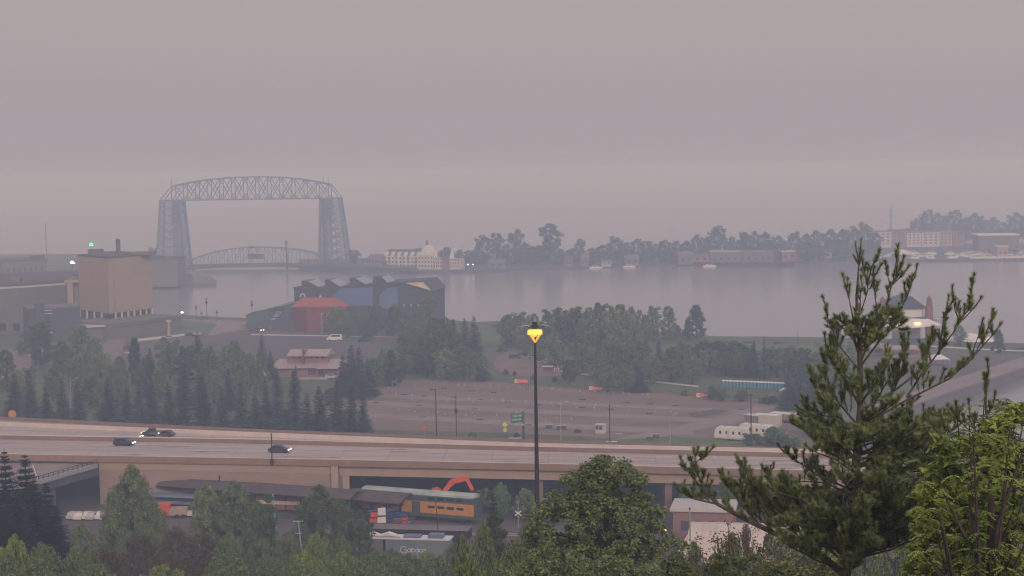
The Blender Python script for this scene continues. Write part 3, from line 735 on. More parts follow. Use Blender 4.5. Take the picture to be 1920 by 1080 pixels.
# aquarium
zA = ZG
o = thing('aquarium', 'large blue clad aquarium with four sawtooth roof hoods beside the harbour', 'aquarium', P(553, 616), 0)
a = P(553, 616); b = P(812, 616); d = b - a; rzA = math.atan2(d.y, d.x); o.rotation_euler = (0, 0, rzA); LA = d.xy.length; m_ = LA / 259.0
H = lambda py: (616 - py) * m_
prof = [(0, H(614) - 3), (LA, H(614) - 3), (LA, H(549)), ((797 - 553) * m_, H(530)), ((735 - 553) * m_, H(532)), ((640 - 553) * m_, H(539)), (0, H(541))]
MB().extr_y(prof, 0, 26).build('main_wall', M['slate'], o)
MB().quad(((797 - 553) * m_, -.05, H(530)), ((755 - 553) * m_, -.05, H(532.5)), (LA, -.05, H(549))).build('gable_panel', M['gable_cream'], o)
mb = MB()
mb.extr_y([((737 - 553) * m_, H(532.6)), ((757 - 553) * m_, H(531.8)), (LA + .5, H(548.2)), (LA + .5, H(550)), ((757 - 553) * m_, H(534)), ((737 - 553) * m_, H(534.2))], -.7, -.06)
mb.extr_y([((757 - 553) * m_, H(531.6)), ((797 - 553) * m_, H(529.2)), (LA + .8, H(548)), (LA + .3, H(549)), ((796 - 553) * m_, H(530.6)), ((757 - 553) * m_, H(532.8))], -.5, 27)
mb.build('roof_edge', M['grey_dark'], o)
for x0, x1, x2, yt, yb_ in ((565, 579, 600, 529, 541.5), (610, 620, 640, 527, 541), (656, 668, 690, 524, 537.5), (700, 717, 729, 521.5, 534)):
    MB().extr_y([((x0 - 553) * m_, H(yb_)), ((x2 - 553) * m_, H(yb_)), ((x1 - 553) * m_, H(yt + 1)), ((x0 - 553) * m_, H(yt))], 2, 15).build('roof_hood', M['slate'], o)
    MB().extr_y([((x1 - 553) * m_, H(yt + .7)), ((x1 - 553) * m_, H(yt + 1.3)), ((x2 - 553) * m_, H(yb_ + .2)), ((x2 - 553) * m_, H(yb_ - .6))], 1.4, 15.4).build('hood_edge', M['steel_pale'], o)
for x0, x1, y0, y1 in ((628, 702, 541, 574), (714, 748, 541, 580)):
    MB().extr_y([((x0 - 553) * m_, H(y1)), ((x1 - 553) * m_, H(y1)), ((x1 - 553) * m_, H(y0)), ((x0 + 14 - 553) * m_, H(y0 + 2)), ((x0 - 553) * m_, H(y0 + 14))], -.5, 0).build('blue_panel', M['blue_pale'], o)
MB().extr_y([((640 - 553) * m_, H(592)), (LA - 2, H(592)), (LA - 2, H(590)), ((640 - 553) * m_, H(590))], -.6, -.1).build('wall_band', M['blue'], o)
windows(o, (752 - 553) * m_, (806 - 553) * m_, H(580), H(568), 4, 1, m='steel_pale', fr=.25, frz=.4)
mb = MB(); mb.box((553 - 553) * m_ - .6, -.3, H(542), (572 - 553) * m_, 10, H(540.5)); mb.box((598 - 553) * m_, -.3, H(541.5), (634 - 553) * m_, 10, H(540)); mb.box((648 - 553) * m_, -.6, H(538), (702 - 553) * m_, 10, H(536.8)); mb.build('parapet', M['grey_dark'], o)
# green entrance wing
g = MB(); g.extr_y([((464 - 553) * m_, -1), (3, -1), (3, H(566)), (-1, H(566.5)), ((478 - 553) * m_, H(584)), ((464 - 553) * m_, H(590))], -3, 14); g.build('entrance_wing', M['teal'], o)
MB().extr_y([((462 - 553) * m_, H(591.5)), ((478 - 553) * m_, H(585)), (2, H(567)), (2, H(565.4)), ((478 - 553) * m_, H(583)), ((462 - 553) * m_, H(589.5))], -4, 14.5).build('wing_roof', M['steel_pale'], o)
MB().box((509 - 553) * m_, -3.3, H(604), (538 - 553) * m_, -2.9, H(576)).build('sign_wall', M['slate'], o)
mb = MB(); mb.k = 0
for pts in ([(521, 590), (525, 584), (531, 584), (527, 590), (521, 590)], [(517, 593), (526, 592), (533, 584)], [(511, 600), (516, 597), (524, 597), (518, 601), (511, 601)]):
    mb.tube([((x - 553) * m_, -3.5, H(y)) for x, y in pts], .35, 4)
mb.build('fish_sign', M['steel_pale'], o)
MB().extr_y([((489 - 553) * m_, -1), (2, -1), (2, H(598)), ((540 - 553) * m_, H(596)), ((489 - 553) * m_, H(601))], -8, -3.35).build('porch', M['grey_dark'], o)
MB().box((494 - 553) * m_, -8.3, H(614), (500 - 553) * m_, -8, H(608)).box((514 - 553) * m_, -8.3, H(614), (519 - 553) * m_, -8, H(609)).build('door', M['steel'], o)
# red pavilion part
rd = MB(); rd.prism([((556 - 553) * m_, -6.5), ((596 - 553) * m_, -17), ((656 - 553) * m_, -9), ((656 - 553) * m_, -.6), ((556 - 553) * m_, -.6)], -1, lambda p: H(574) if p[0] < 5 else (H(571) if p[0] < 15 else H(574)))
rd.build('red_hall', M['red'], o)
rr = MB(); X = lambda p: (p - 553) * m_
rr.quad((X(555), -7, H(574)), (X(596), -17.5, H(573) - .6), (X(634), -5, H(557.5)), (X(574), -3, H(558)))
rr.quad((X(596), -17.5, H(573) - .6), (X(658), -9, H(576)), (X(660), -.6, H(574)), (X(634), -5, H(557.5)))
rr.quad((X(555), -7, H(574)), (X(574), -3, H(558)), (X(574), -.6, H(558)), (X(555), -.6, H(572)))
rr.quad((X(574), -3, H(558)), (X(634), -5, H(557.5)), (X(660), -.6, H(574)), (X(574), -.6, H(558)))
rr.build('red_roof', M['red_roof'], o)
rr = MB(); rr.tube([(X(574) + 1.1 * math.cos(t * .45) * 1, -4, H(557) + 1.5 * math.sin(t * .45)) for t in range(8)], .3, 5); rr.box(X(606), -4.5, H(558), X(609), -3.5, H(554)); rr.build('roof_vent', M['offwhite'], o)
MB().box(X(584), -12.4, H(614), X(590), -11.8, H(604)).build('doorway', M['offwhite'], o)

# visitor building with stepped metal roofs
o, ln, k = site('depot_pavilion', 'pink roofed pavilion with a raised clerestory standing among the spruces', 'pavilion', (512, 707), (636, 707))
m_ = ln / 124.0; X = lambda p: (p - 512) * m_; H = lambda py: (707 - py) * m_
MB().box(X(514), 0, -1, X(632), 16, H(692)).build('wall', M['pink_wall'], o)
MB().quad((X(507), -1.5, H(691)), (X(637), -1.5, H(689)), (X(626), 8, H(678)), (X(513), 8, H(678))).quad((X(626), 8, H(678)), (X(513), 8, H(678)), (X(507), 17.5, H(691)), (X(637), 17.5, H(689))).quad((X(637), -1.5, H(689)), (X(637), 17.5, H(689)), (X(626), 8, H(678))).quad((X(507), -1.5, H(691)), (X(513), 8, H(678)), (X(507), 17.5, H(691))).build('roof', M['roof_pink'], o)
MB().box(X(534), 4, H(684), X(610), 12, H(671)).build('clerestory_wall', M['pink_wall'], o)
for x0, x1 in ((535, 564), (568, 612)):
    MB().extr_x([(2.2, H(669.5)), (8, H(660)), (13.8, H(669.5)), (13.8, H(670.3)), (2.2, H(670.3))], X(x0), X(x1)).build('upper_roof', M['roof_pink'], o)
windows(o, X(540), X(606), H(676), H(671), 6, 1, y=3.9, m='glass', fr=.35, frz=.7)
MB().box(X(565.5), 1.5, H(684), X(567.5), 4, H(657)).build('chimney', M['brick'], o)
windows(o, X(578), X(592), H(703), H(693), 3, 2, m='glass', fr=.7, frz=.75); windows(o, X(597), X(607), H(704), H(693), 3, 1, m='dark', fr=.7, frz=.95)
MB().quad((X(596), -2.6, H(691)), (X(637), -2.6, H(690)), (X(632), 4, H(684)), (X(598), 4, H(684))).build('porch_roof', M['roof_pink'], o)
for x in (597, 610, 624, 633): MB().box(X(x), -2.3, 0, X(x) + .3, -2, H(691)).build('post', M['brick'], o)
MB().box(X(560), -7, -.2, X(624), -4, .45).build('terrace', M['roof_pink'], o)
o, ln, k = site('service_hut', 'tiny pink roofed hut just beside the pavilion among trees', 'hut', (480, 716), (497, 716))
MB().box(0, 0, -1, ln, 4, 2.2).build('wall', M['pink_wall'], o); gable(MB(), 0, ln, 0, 4, 2.2, 4).build('roof', M['roof_pink'], o)

# ------------------------------------------------------------------ far shore buildings
FZ = 1.8
o, ln, k = site('gabled_hotel', 'long cream waterside hotel with many white dormer gables', 'hotel', (720, 503), (792, 504), FZ)
MB().box(0, 0, -1, ln, 16, 9.5).build('wall', M['offwhite'], o); gable(MB(), 0, ln, 0, 16, 9.5, 14).build('roof', M['grey_dark'], o)
for i in range(6): gable_y(MB().box(1 + i * ln / 6, -.8, 0, 3.4 + i * ln / 6, 2, 9.6), 1 + i * ln / 6, 3.4 + i * ln / 6, -.8, 7, 9.6, 12.4).build('dormer', M['white'], o)
windows(o, 0, ln, 1, 9, 10, 3, y=-.9, fr=.45, frz=.5)
o, ln, k = site('hotel_tower_wing', 'steep gabled white middle wing of the waterside hotel', 'hotel wing', (784, 505), (812, 505), FZ)
MB().box(0, 0, -1, ln, 14, 10.5).build('wall', M['offwhite'], o)
gable_y(MB(), ln * .1, ln * .9, 0, 14, 10.5, 17.5).build('roof', M['white'], o); windows(o, 0, ln, 1, 10, 5, 3, fr=.45, frz=.5)
MB().dome(ln * .45, 6, 17.5, 1, 1, 4, 6, 3).build('spire', M['grey_dark'], o)
for i, (x0, x1, h, g, mm) in enumerate(((813, 828, 9, 15, 'offwhite'), (829, 842, 8, 16, 'pink_wall'), (843, 862, 8, 15.5, 'offwhite'))):
    o, ln, k = site('waterside_house', ['white peaked house against the end of the gabled hotel', 'pinkish narrow gabled house between two white gabled houses', 'white twin peaked house closest to the tall shoreline trees'][i], 'house', (x0, 505), (x1, 505), FZ)
    MB().box(0, 0, -1, ln, 12, h).build('wall', M[mm], o); gable_y(MB(), 0, ln * .5, 0, 12, h, g, .1).build('roof', M['white' if i != 1 else 'grey_dark'], o); gable_y(MB(), ln * .5, ln, 0, 11.8, h, g - 1.5, .1).build('roof', M['grey_dark'], o)
    windows(o, 0, ln, 1, h, 4, 3, fr=.45)
o, ln, k = site('hotel_annex', 'grey shingled annex with a domed roof beside the right bridge tower', 'annex', (682, 503), (716, 504), FZ)
MB().box(0, 0, -1, ln, 12, 6).build('wall', M['grey_dark'], o); gable(MB(), 2, ln - 2, 1, 11, 6, 10.5).build('roof', M['grey_wall'], o); windows(o, 0, ln, 1, 6, 6, 1, m='offwhite', fr=.3, frz=.4)
FB = [  # px0, px1, base, height m, depth, wall, roof, label, gable
 (916, 946, 503, 3.5, 9, 'grey_wall', 'grey_wall', 'pale boathouse under the tallest shoreline trees', 1),
 (1058, 1074, 500, 5, 9, 'grey_wall', 'grey_dark', 'white cottage with a dark roof under shoreline trees', 1),
 (1090, 1104, 499, 6, 9, 'grey_wall', 'grey_wall', 'pale cottage with a peaked gable half hidden by trees', 1),
 (1128, 1146, 498, 3, 8, 'steel_pale', 'grey_wall', 'low grey shoreline shed among trees', 0),
 (1172, 1198, 497, 4.5, 9, 'grey_wall', 'grey_wall', 'long white cottage behind the moored boats', 1),
 (1272, 1300, 494, 7.5, 12, 'grey_wall', 'pink_wall', 'dark red roofed shed at the start of the industrial quay', 0),
 (1300, 1330, 493, 6, 12, 'pink_wall', 'roof_grey', 'reddish walled quay shed with pale lettering panels', 0),
 (1332, 1386, 493, 8, 14, 'grey_wall', 'steel_pale', 'wide dark quay shed with a pale flat roof', 0),
 (1384, 1450, 492, 7.5, 14, 'grey_wall', 'pink_wall', 'long dark quay warehouse with a dusky pink roof', 0),
 (1466, 1518, 488, 6.2, 14, 'pink_wall', 'offwhite', 'tan metal boat shed with a white roof on the quay', 0),
 (1420, 1476, 482, 12.4, 20, 'grey_wall', 'white', 'big grey warehouse with a bright white roof behind the quay', 0),
 (1835, 1910, 478, 15, 25, 'grey_wall', 'white', 'large hangar with a bright white flat roof behind the marina', 0),
 (1528, 1560, 485, 4.5, 10, 'offwhite', 'grey_wall', 'low white marina office with a grey roof', 1),
 (1870, 1890, 482, 7.5, 10, 'cream', 'offwhite', 'small cream building between hangar and marina boats', 0)]
for (x0, x1, by, h, dp, wm, rm, lab, gb) in FB:
    o, ln, k = site('cottage' if gb else 'quay_shed', lab, 'cottage' if gb else 'shed', (x0, by), (x1, by - (x1 - x0) * .012), FZ)
    MB().box(0, 0, -1, ln, dp, h).build('wall', M[wm], o)
    (gable(MB(), 0, ln, 0, dp, h, h + 3) if gb else MB().box(-.6, -.6, h, ln + .6, dp + .6, h + .9)).build('roof', M[rm], o)
    windows(o, .5, ln - .5, 1, min(h, 5), max(2, int(ln / 5)), 1, m='offwhite' if 'dark' in wm or wm == 'red' else 'glass', fr=.4, frz=.5)
# apartments
AP = [(1622, 1672, 462, 13.5, 'offwhite'), (1672, 1700, 462, 14.5, 'pink_wall'), (1700, 1728, 463, 12.5, 'offwhite'), (1728, 1762, 463, 12.5, 'offwhite'), (1760, 1786, 463, 13.5, 'cream'), (1786, 1808, 463, 12, 'pink_wall')]
AL = ['white five bay apartment block at the end of the terrace', 'dusky pink apartment block with two plain bays', 'pale apartment block between pink and white neighbours', 'white apartment block with a row of roof steps', 'tan brick apartment block next to the reddish one', 'reddish narrow apartment block closing the terrace']
for (x0, x1, by, h, wm), lab in zip(AP, AL):
    a = Q(x0, by + 6, 1480); b = Q(x1, by + 6, 1480)
    o = thing('apartment_block', lab, 'apartments', Vector((a.x, 1480, FZ)), 0, 'apartment blocks behind the marina'); ln = b.x - a.x
    MB().box(.3, 0, -1, ln - .3, 18, h).build('wall', M[wm], o); MB().box(0, -.4, h, ln, 18, h + .7).build('roof', M['grey_wall'], o)
    windows(o, 1, ln - 1, 2, h - .5, max(3, int(ln / 4.5)), 4, fr=.45, frz=.5)
o = thing('dome_tent', 'white dome roofed boat tent on the marina shore', 'tent', Vector((P(1694, 486, FZ).x, P(1694, 486, FZ).y, FZ)))
MB().dome(0, 8, 3.5, 7, 8, 3.5, 16, 5).build('roof', M['white'], o); MB().cyl(0, 8, -1, 6.8, 4.6, 16).build('wall', M['pink_wall'], o)
o = thing('tall_crane', 'faint lattice mast rising behind the apartment blocks', 'mast', Vector((Q(1671, 470, 1560).x, 1560, FZ)))
MB().tube([(0, 0, 0), (0, 0, 33)], [1.0, .5], 4).build('shaft', M['steel'], o); MB().bar((-5, 0, 25), (5, 0, 25), .4).bar((-3, 0, 29), (3, 0, 29), .3).build('crossarm', M['steel'], o)
# boats on hardstanding and moored
bt = thing('moored_boat', 'small white cabin boat in the marina rows', 'boat', (0, 0, 0), 0, 'white boats crowding the far marina')
def hull(mb, L_, W_, h):
    mb.prism([(-L_ / 2, -W_ / 2), (L_ / 3, -W_ / 2), (L_ / 2, 0), (L_ / 3, W_ / 2), (-L_ / 2, W_ / 2)], 0, h); return mb
hull(MB(), 8, 2.6, 1.4).build('hull', M['white'], bt); MB().extr_y([(-2.5, 1.4), (2, 1.4), (1, 2.6), (-2.2, 2.6)], -.9, .9).build('cabin', M['offwhite'], bt); MB().box(-1.8, -.95, 1.75, .9, .95, 2.2).build('cabin_window', M['glass'], bt)
rnd = random.Random(11); first = True
for i in range(64):
    px = rnd.choice([rnd.uniform(1525, 1700), rnd.uniform(1700, 1925), rnd.uniform(1810, 1930)]); py = rnd.uniform(478, 487) - (px - 1500) * .006
    p = P(px, py, FZ)
    if first: bt.location = p; first = False
    else: copy_tree(bt, p, rnd.uniform(-.5, .5) + rnd.choice([0, 3.14]), scale=[rnd.uniform(.7, 1.3)] * 3)
for i, (px, py, lab) in enumerate([(945, 507, 'low workboat moored below the dense shoreline trees'), (1180, 501, 'pale motor cruiser moored along the tree lined shore'), (1117, 503, 'small tender moored at the shore beside the grey shed'), (1330, 500, 'dark tug lying against the far pier')]):
    p = P(px, py, 0); copy_tree(bt, (p.x, p.y - 3, 0.1), 0, lab, scale=[1.2, 1.0, .8])['group'] = 'boats moored along the wooded shore'
for i, px in enumerate((877, 887)):
    o = thing('shore_lamp', ['lit lamp by the shore, nearer the gabled houses', 'lit lamp by the shore, nearer the tall trees'][i], 'lamp', Q(px, 496.5, 1235)); zz = o.location.z - 1.8
    MB().tube([(0, 0, -zz), (0, 0, 0)], .15, 5).build('pole', M['dark'], o); MB().dome(0, 0, 0, .5, .5, .5, 8, 3).build('bulb', M['white_lamp'], o)

# festival stage by the harbour
p = P(1672, 645); o = thing('festival_stage', 'white tented festival stage under a dark peaked roof with brick towers', 'stage', p)
k = 3200 / p.y; X = lambda px: (px - 1672) / k; H = lambda py: (645 - py) / k
MB().extr_y([(X(1655), H(580)), (X(1742), H(580)), (X(1713), H(557)), (X(1680), H(568))], 2, 20).build('upper_roof', M['slate'], o)
MB().box(X(1655), 3, H(596), X(1735), 18, H(580.2)).build('upper_wall', M['white'], o)
MB().quad((X(1640), -2, H(604)), (X(1640), 20, H(604)), (X(1690), 20, H(592)), (X(1690), 2, H(592))).quad((X(1690), 2, H(592)), (X(1690), 20, H(592)), (X(1765), 20, H(604)), (X(1765), -2, H(604))).build('eave_roof', M['slate'], o)
MB().quad((X(1640), -2, H(602)), (X(1690), -1, H(598)), (X(1740), -1, H(598)), (X(1762), -3, H(609)), (X(1705), -6, H(613)), (X(1640), -4, H(609))).build('canopy', M['white'], o)
for x in (1650, 1738):
    t_ = MB().box(X(x), 0, -1, X(x) + 12 / k, 12 / k, H(575)).build('tower', M['brick'], o)
    MB().dome(X(x) + 6 / k, 6 / k, H(575), 6.5 / k, 6.5 / k, 21 / k, 4, 2).build('spire', M['brick'], t_)
    for r_ in range(3): MB().box(X(x + 2 + (r_ % 2) * 5), -.08, H(632 - 9 * r_), X(x + 4.5 + (r_ % 2) * 5), .05, H(628 - 9 * r_)).build('opening', M['offwhite'], t_)
MB().box(X(1685), 10, -1, X(1738), 12, H(607)).build('backdrop', M['offwhite'], o)
MB().box(X(1640), -9, -1, X(1745), 4, 1.6).build('stage_deck', M['grey_dark'], o)
MB().dome(X(1717), -3.2, H(605.5), 1.4, .5, .5, 8, 3).build('stage_light', M['soft_lamp'], o)
MB().dome(X(1686), -4, H(643), 1.0, .6, 1.2, 8, 3).build('floor_light', M['soft_lamp'], o)
for i, (x0, x1, y0, lab) in enumerate(((1620, 1672, 668, 'flat pink roofed vendor building in front of the stage'), (1660, 1728, 672, 'second low vendor building with a dark window strip'))):
    q, ln, k2 = site('vendor_building', lab, 'vendor building', (x0, y0), (x1, y0 - 1))
    MB().box(0, 0, -1, ln, 9, 3).build('wall', M['pink_wall'], q); MB().box(-.8, -.8, 3, ln + .8, 9.8, 3.6).build('roof', M['roof_pink'], q); MB().box(1, -.1, 1.2, ln - 1, .05, 2.4).build('serving_window', M['grey_dark'], q)
for i, (px, py, s_, lab) in enumerate(((1760, 686, 3.5, 'white peaked party tent on the harbour drive'), (1822, 646, 8, 'wide white marquee by the lake behind the pine'), (1846, 652, 7, 'white marquee next to the round lakeside tree'))):
    p = P(px, py); q = thing('marquee', lab, 'tent', p)
    MB().quad((-s_, -2, 2.4), (s_, -2, 2.4), (0, 1, 4.4)).quad((s_, -2, 2.4), (s_, 5, 2.4), (0, 1, 4.4)).quad((s_, 5, 2.4), (-s_, 5, 2.4), (0, 1, 4.4)).quad((-s_, 5, 2.4), (-s_, -2, 2.4), (0, 1, 4.4)).build('canopy', M['white'], q)
    for x in (-s_ + .2, s_ - .2):
        for y in (-1.8, 4.8): MB().cyl(x, y, 0, .08, 2.4, 6).build('pole', M['steel_pale'], q)
# slip docks and jetties
for i, (px, py, w_, lab) in enumerate(((1690, 792, 14, 'pale floating dock at the inner corner of the slip'), (1720, 800, 10, 'short floating dock half hidden by pine branches'), (1890, 706, 9, 'low dock platform against the harbour wall'))):
    p = P(px, py, 0); q = thing('floating_dock', lab, 'dock', (p.x, p.y, .3), .2)
    MB().box(-w_ / 2, -1.2, 0, w_ / 2, 1.2, .45).build('deck', M['gravel_pale'], q)
    for x in (-w_ / 2, 0, w_ / 2): MB().cyl(x, -1.3, -2.5, .16, 4.2, 6).build('pile', M['dark'], q)
# ------------------------------------------------------------------ vehicles
CARM = {}
def paint(c):
    if c not in CARM: CARM[c] = mat('car paint', c, 0.35, var=0.06, scale=1, spec=0.5)
    return CARM[c]
M['tyre'] = mat('tyre', (0.015, 0.015, 0.016), 0.9, scale=3)
def car(label, p, rz, c, L_=4.6, W_=1.85, H_=1.5, kind='sedan', lights=False, cat='car', group=None, wheels=True):
    o = thing('parked_car' if cat == 'car' and not lights else cat.replace(' ', '_'), label, cat, p, rz, group)
    l = L_ / 2; w_ = W_ / 2
    prof = [(-l, .35), (-l, .85 * H_ / 1.5), (-l * .8, .92 * H_ / 1.5), (l * .45, .92 * H_ / 1.5), (l * .93, .72 * H_ / 1.5), (l, .6), (l, .35), (l * .8, .22), (-l * .8, .22)]
    MB().extr_y(prof, -w_, w_).build('body', paint(c), o)
    if kind == 'sedan': cab = [(-l * .82, .9), (-l * .5, H_), (l * .12, H_), (l * .5, .9)]
    elif kind == 'suv': cab = [(-l * .97, .9), (-l * .85, H_), (l * .2, H_), (l * .5, .9)]
    elif kind == 'pickup': cab = [(-l * .1, .9), (-l * .02, H_), (l * .35, H_), (l * .55, .9)]
    else: cab = [(-l * .99, .9), (-l * .96, H_), (l * .45, H_), (l * .78, .95)]
    zb = .9 * H_ / 1.5 if kind != 'van' else .95
    cab = [(x, (zb if z < H_ else z)) for x, z in cab]
    c1 = MB().extr_y(cab, -w_ * .86, w_ * .86).build('cabin', paint(c), o)
    g = MB()
    def sh(poly, k): 
        cx = sum(a for a, _ in poly) / 4; cz = sum(b for _, b in poly) / 4
        return [(cx + (a - cx) * k, cz + (b - cz) * k) for a, b in poly]
    g.extr_y(sh(cab, .78), -w_ * .87 - .01, w_ * .87 + .01)
    g.build('window', M['glass'], o)
    g = MB(); a, b = cab[3], cab[2]; g.quad((a[0] + .02, -w_ * .76, a[1] + .06), (a[0] + .02, w_ * .76, a[1] + .06), (b[0] + .03, w_ * .7, b[1] - .07), (b[0] + .03, -w_ * .7, b[1] - .07)); g.build('windscreen', M['glass'], o)
    for x in (-l * .62, l * .64):
        for s in (-1, 1):
            MB().cyl(x, s * w_ - (.22 if s > 0 else 0) * 1, .34, .34, .22, 12, 'y').build('wheel', M['tyre'], o)
    for s in (-1, 1):
        MB().box(l - .06, s * w_ * .72 - .22, .58, l + .03, s * w_ * .72 + .22, .78).build('headlight', M['white_lamp' if lights else 'steel_pale'], o)
        MB().box(-l - .02, s * w_ * .76 - .16, .65, -l + .05, s * w_ * .76 + .16, .82).build('tail_light', M['red'], o)
    return o
def hwp(px, f0, f1, t):
    X = P(px, 850, ZD).x
    for _ in range(3):
        y = f0(X) + (f1(X) - f0(X)) * t; X = (px - 960) / F * y * 1.0
        X += 0
    y = f0(X) + (f1(X) - f0(X)) * t
    # correct for the small roll of the camera
    ex = px - proj((X, y, ZD))[0]; X += ex * y / F
    return Vector((X, y, ZD + .02)), math.atan2(near(X + 5) - near(X), 5)
p, a = hwp(233, near, medf, .80); car('dark car with bright headlights driving alone near the median on the highway', p, a, (0.02, 0.03, 0.04), lights=True, kind='suv', H_=1.65)
p, a = hwp(524, near, medf, .58); car('dark car with lit headlight behind the thin black post on the highway', p, a, (0.025, 0.028, 0.05), lights=True, H_=1.6)
p, a = hwp(283, medf, far, .28); car('grey car in the inner lane beyond the median beside a pickup', p, a + math.pi, (0.06, 0.06, 0.065), lights=True, H_=1.4)
p, a = hwp(289, medf, far, .72); car('dark pickup just behind the grey car beyond the median', p, a + math.pi, (0.05, 0.045, 0.045), L_=5.4, H_=1.75, kind='pickup', lights=True, cat='pickup')
p, a = hwp(311, medf, far, .62); car('small brown car trailing the pickup beyond the median', p, a + math.pi, (0.09, 0.055, 0.05), L_=4.0, lights=True)
p = P(1141, 840); car('white car on the frontage road, its wheels hidden by the highway barrier', p, math.pi - .05, (0.72, 0.70, 0.70), L_=4.9, H_=1.6, kind='suv')
p = P(627, 638); car('white passenger van on the lot in front of the red hall', p, math.pi, (0.75, 0.75, 0.78), L_=6.3, W_=2.1, H_=2.5, kind='van', cat='van')
p = P(680, 641); car('dark car parked next to the white passenger van', p, .1, (0.03, 0.03, 0.04), H_=1.45)
for px, py, c, kd, lab in ((942, 659, (.05, .05, .055), 'sedan', 'dark car alone at the top of the dirt drive'), (903, 692, (.12, .06, .06), 'suv', 'maroon car under the trees at the lower end of the dirt drive'), (966, 672, (.07, .065, .06), 'suv', 'dark vehicle on the dirt drive beside the tall lamp mast'), (978, 668, (.06, .06, .08), 'suv', 'bluish vehicle half behind the tall lamp mast'), (1016, 676, (.05, .06, .06), 'sedan', 'first parked dark car past the tall lamp mast'), (1024, 681, (.4, .42, .42), 'sedan', 'silver parked car among dark ones past the lamp mast'), (1030, 686, (.05, .06, .06), 'sedan', 'last parked dark car by the roadside picket posts'), (1000, 672, (.2, .2, .21), 'sedan', 'grey parked car hard against the lamp mast'), (1012, 671, (.05, .07, .06), 'sedan', 'green parked car in the upper row past the lamp mast'),
    (487, 621, (.05, .04, .05), 'sedan', 'dark car with lit headlights at the aquarium forecourt'), (476, 623, (.09, .05, .06), 'sedan', 'maroon car waiting beside the one with lit headlights'), (357, 630, (.06, .06, .06), 'sedan', 'dark car on the path edge below the lawn'),
    (229, 622, (.04, .04, .05), 'van', 'dark van parked against the grey convention wing'), (118, 631, (.3, .3, .3), 'sedan', 'pale car in front of the arena behind trees'), (124, 636, (.35, .33, .33), 'sedan', 'second pale car in front of the arena'), (242, 654, (.12, .05, .08), 'suv', 'maroon car at the corner of the pink dirt patch'), (244, 664, (.5, .52, .55), 'sedan', 'white car below the maroon one at the dirt patch'),
    (150, 677, (.4, .4, .42), 'sedan', 'pale car glimpsed between trees below the arena'), (391, 672, (.5, .5, .45), 'sedan', 'white car tucked between trees above the pavilion'), (434, 671, (.5, .5, .45), 'sedan', 'white car under round trees west of the pavilion'), (396, 688, (.6, .6, .6), 'sedan', 'small white car deep in the tree belt'), (66, 670, (.35, .33, .33), 'van', 'pale delivery vehicle on the gravel yard at the arena'), (76, 663, (.5, .46, .45), 'van', 'white delivery vehicle with raised back on the gravel yard'), (622, 709, (.5, .5, .48), 'sedan', 'pale car parked at the pavilion terrace'), (631, 707, (.45, .45, .45), 'sedan', 'second pale car parked at the pavilion terrace')):
    car(lab, P(px, py), rnd.choice([0, math.pi]) + rnd.uniform(-.15, .15) if px != 487 else -.9, c, kind=kd, H_=2.3 if kd == 'van' else 1.5, lights=(px == 487))
p = P(533, 614); o = thing('entrance_lamp', 'lit white lamp in the aquarium entrance porch', 'lamp', (p.x, p.y - 10, ZG + .2))
MB().cyl(0, 0, -.2, .12, 2, 6).build('pole', M['dark'], o); MB().dome(0, 0, 1.8, .55, .55, .55, 8, 4).build('bulb', M['white_lamp'], o)

# RVs and box trailers on the lot
def camper(label, pl, pr, h, dp, m='white'):
    o, ln, k = site('travel_trailer', label, 'travel trailer', pl, pr)
    MB().extr_y([(.2, .7), (0, 1.4), (.35, h - .5), (.8, h), (ln - .2, h), (ln, h - .3), (ln, .7)], 0, dp).build('body', M[m], o)
    MB().box(.1, -.05, .55, ln - .3, .05, 1.0).build('skirt', M['offwhite'], o)
    windows(o, .8, ln - .6, h * .45, h * .78, 4, 1, m='glass', fr=.3, frz=.7)
    MB().box(ln * .42, -.07, .9, ln * .5, .04, h * .82).build('door', M['offwhite'], o)
    MB().box(ln * .5, -.05, h * .5, ln * .6, .06, h * .8)
    for x in (ln * .48, ln * .58): MB().cyl(x, -.04, .35, .36, .25, 10, 'y').build('wheel', M['tyre'], o)
    MB().box(ln * .3, .6, h, ln * .36, 1.3, h + .25).box(ln * .7, .6, h, ln * .78, 1.4, h + .3).build('roof_vent', M['offwhite'], o)
    return o
camper('white travel trailer with four small windows parked side on at the lot edge', (1339, 825), (1397, 829), 3.4, 2.6)
camper('second white travel trailer standing just behind the first one', (1384, 818), (1441, 823), 3.3, 2.6)
def boxtrailer(label, pl, pr, h, dp, m, rm):
    o, ln, k = site('box_trailer', label, 'trailer', pl, pr)
    MB().box(0, 0, .9, ln, dp, h).build('body', M[m], o); MB().box(-.03, -.03, h, ln + .03, dp + .03, h + .12).build('roof', M[rm], o)
    mb = MB()
    for i in range(8): mb.box(ln * i / 8 + .1, -.05, 1, ln * i / 8 + .18, 0, h)
    mb.build('ribs', M['offwhite'], o)
    for x in (1.2, ln - 2.4, ln - 1.3): MB().cyl(x, -.02, .45, .45, .3, 10, 'y').build('wheel', M['tyre'], o)
    return o
boxtrailer('long white box trailer with open ribs behind the travel trailers', (1395, 803), (1420, 806), 3.6, 2.6, 'grey_wall', 'white')
boxtrailer('clean white box trailer next to the light pole behind the travel trailers', (1413, 805), (1458, 808), 3.9, 3.0, 'offwhite', 'white')
boxtrailer('low flat roofed pink trailer partly behind pine branches', (1442, 791), (1488, 795), 2.4, 3.0, 'pink_wall', 'white')
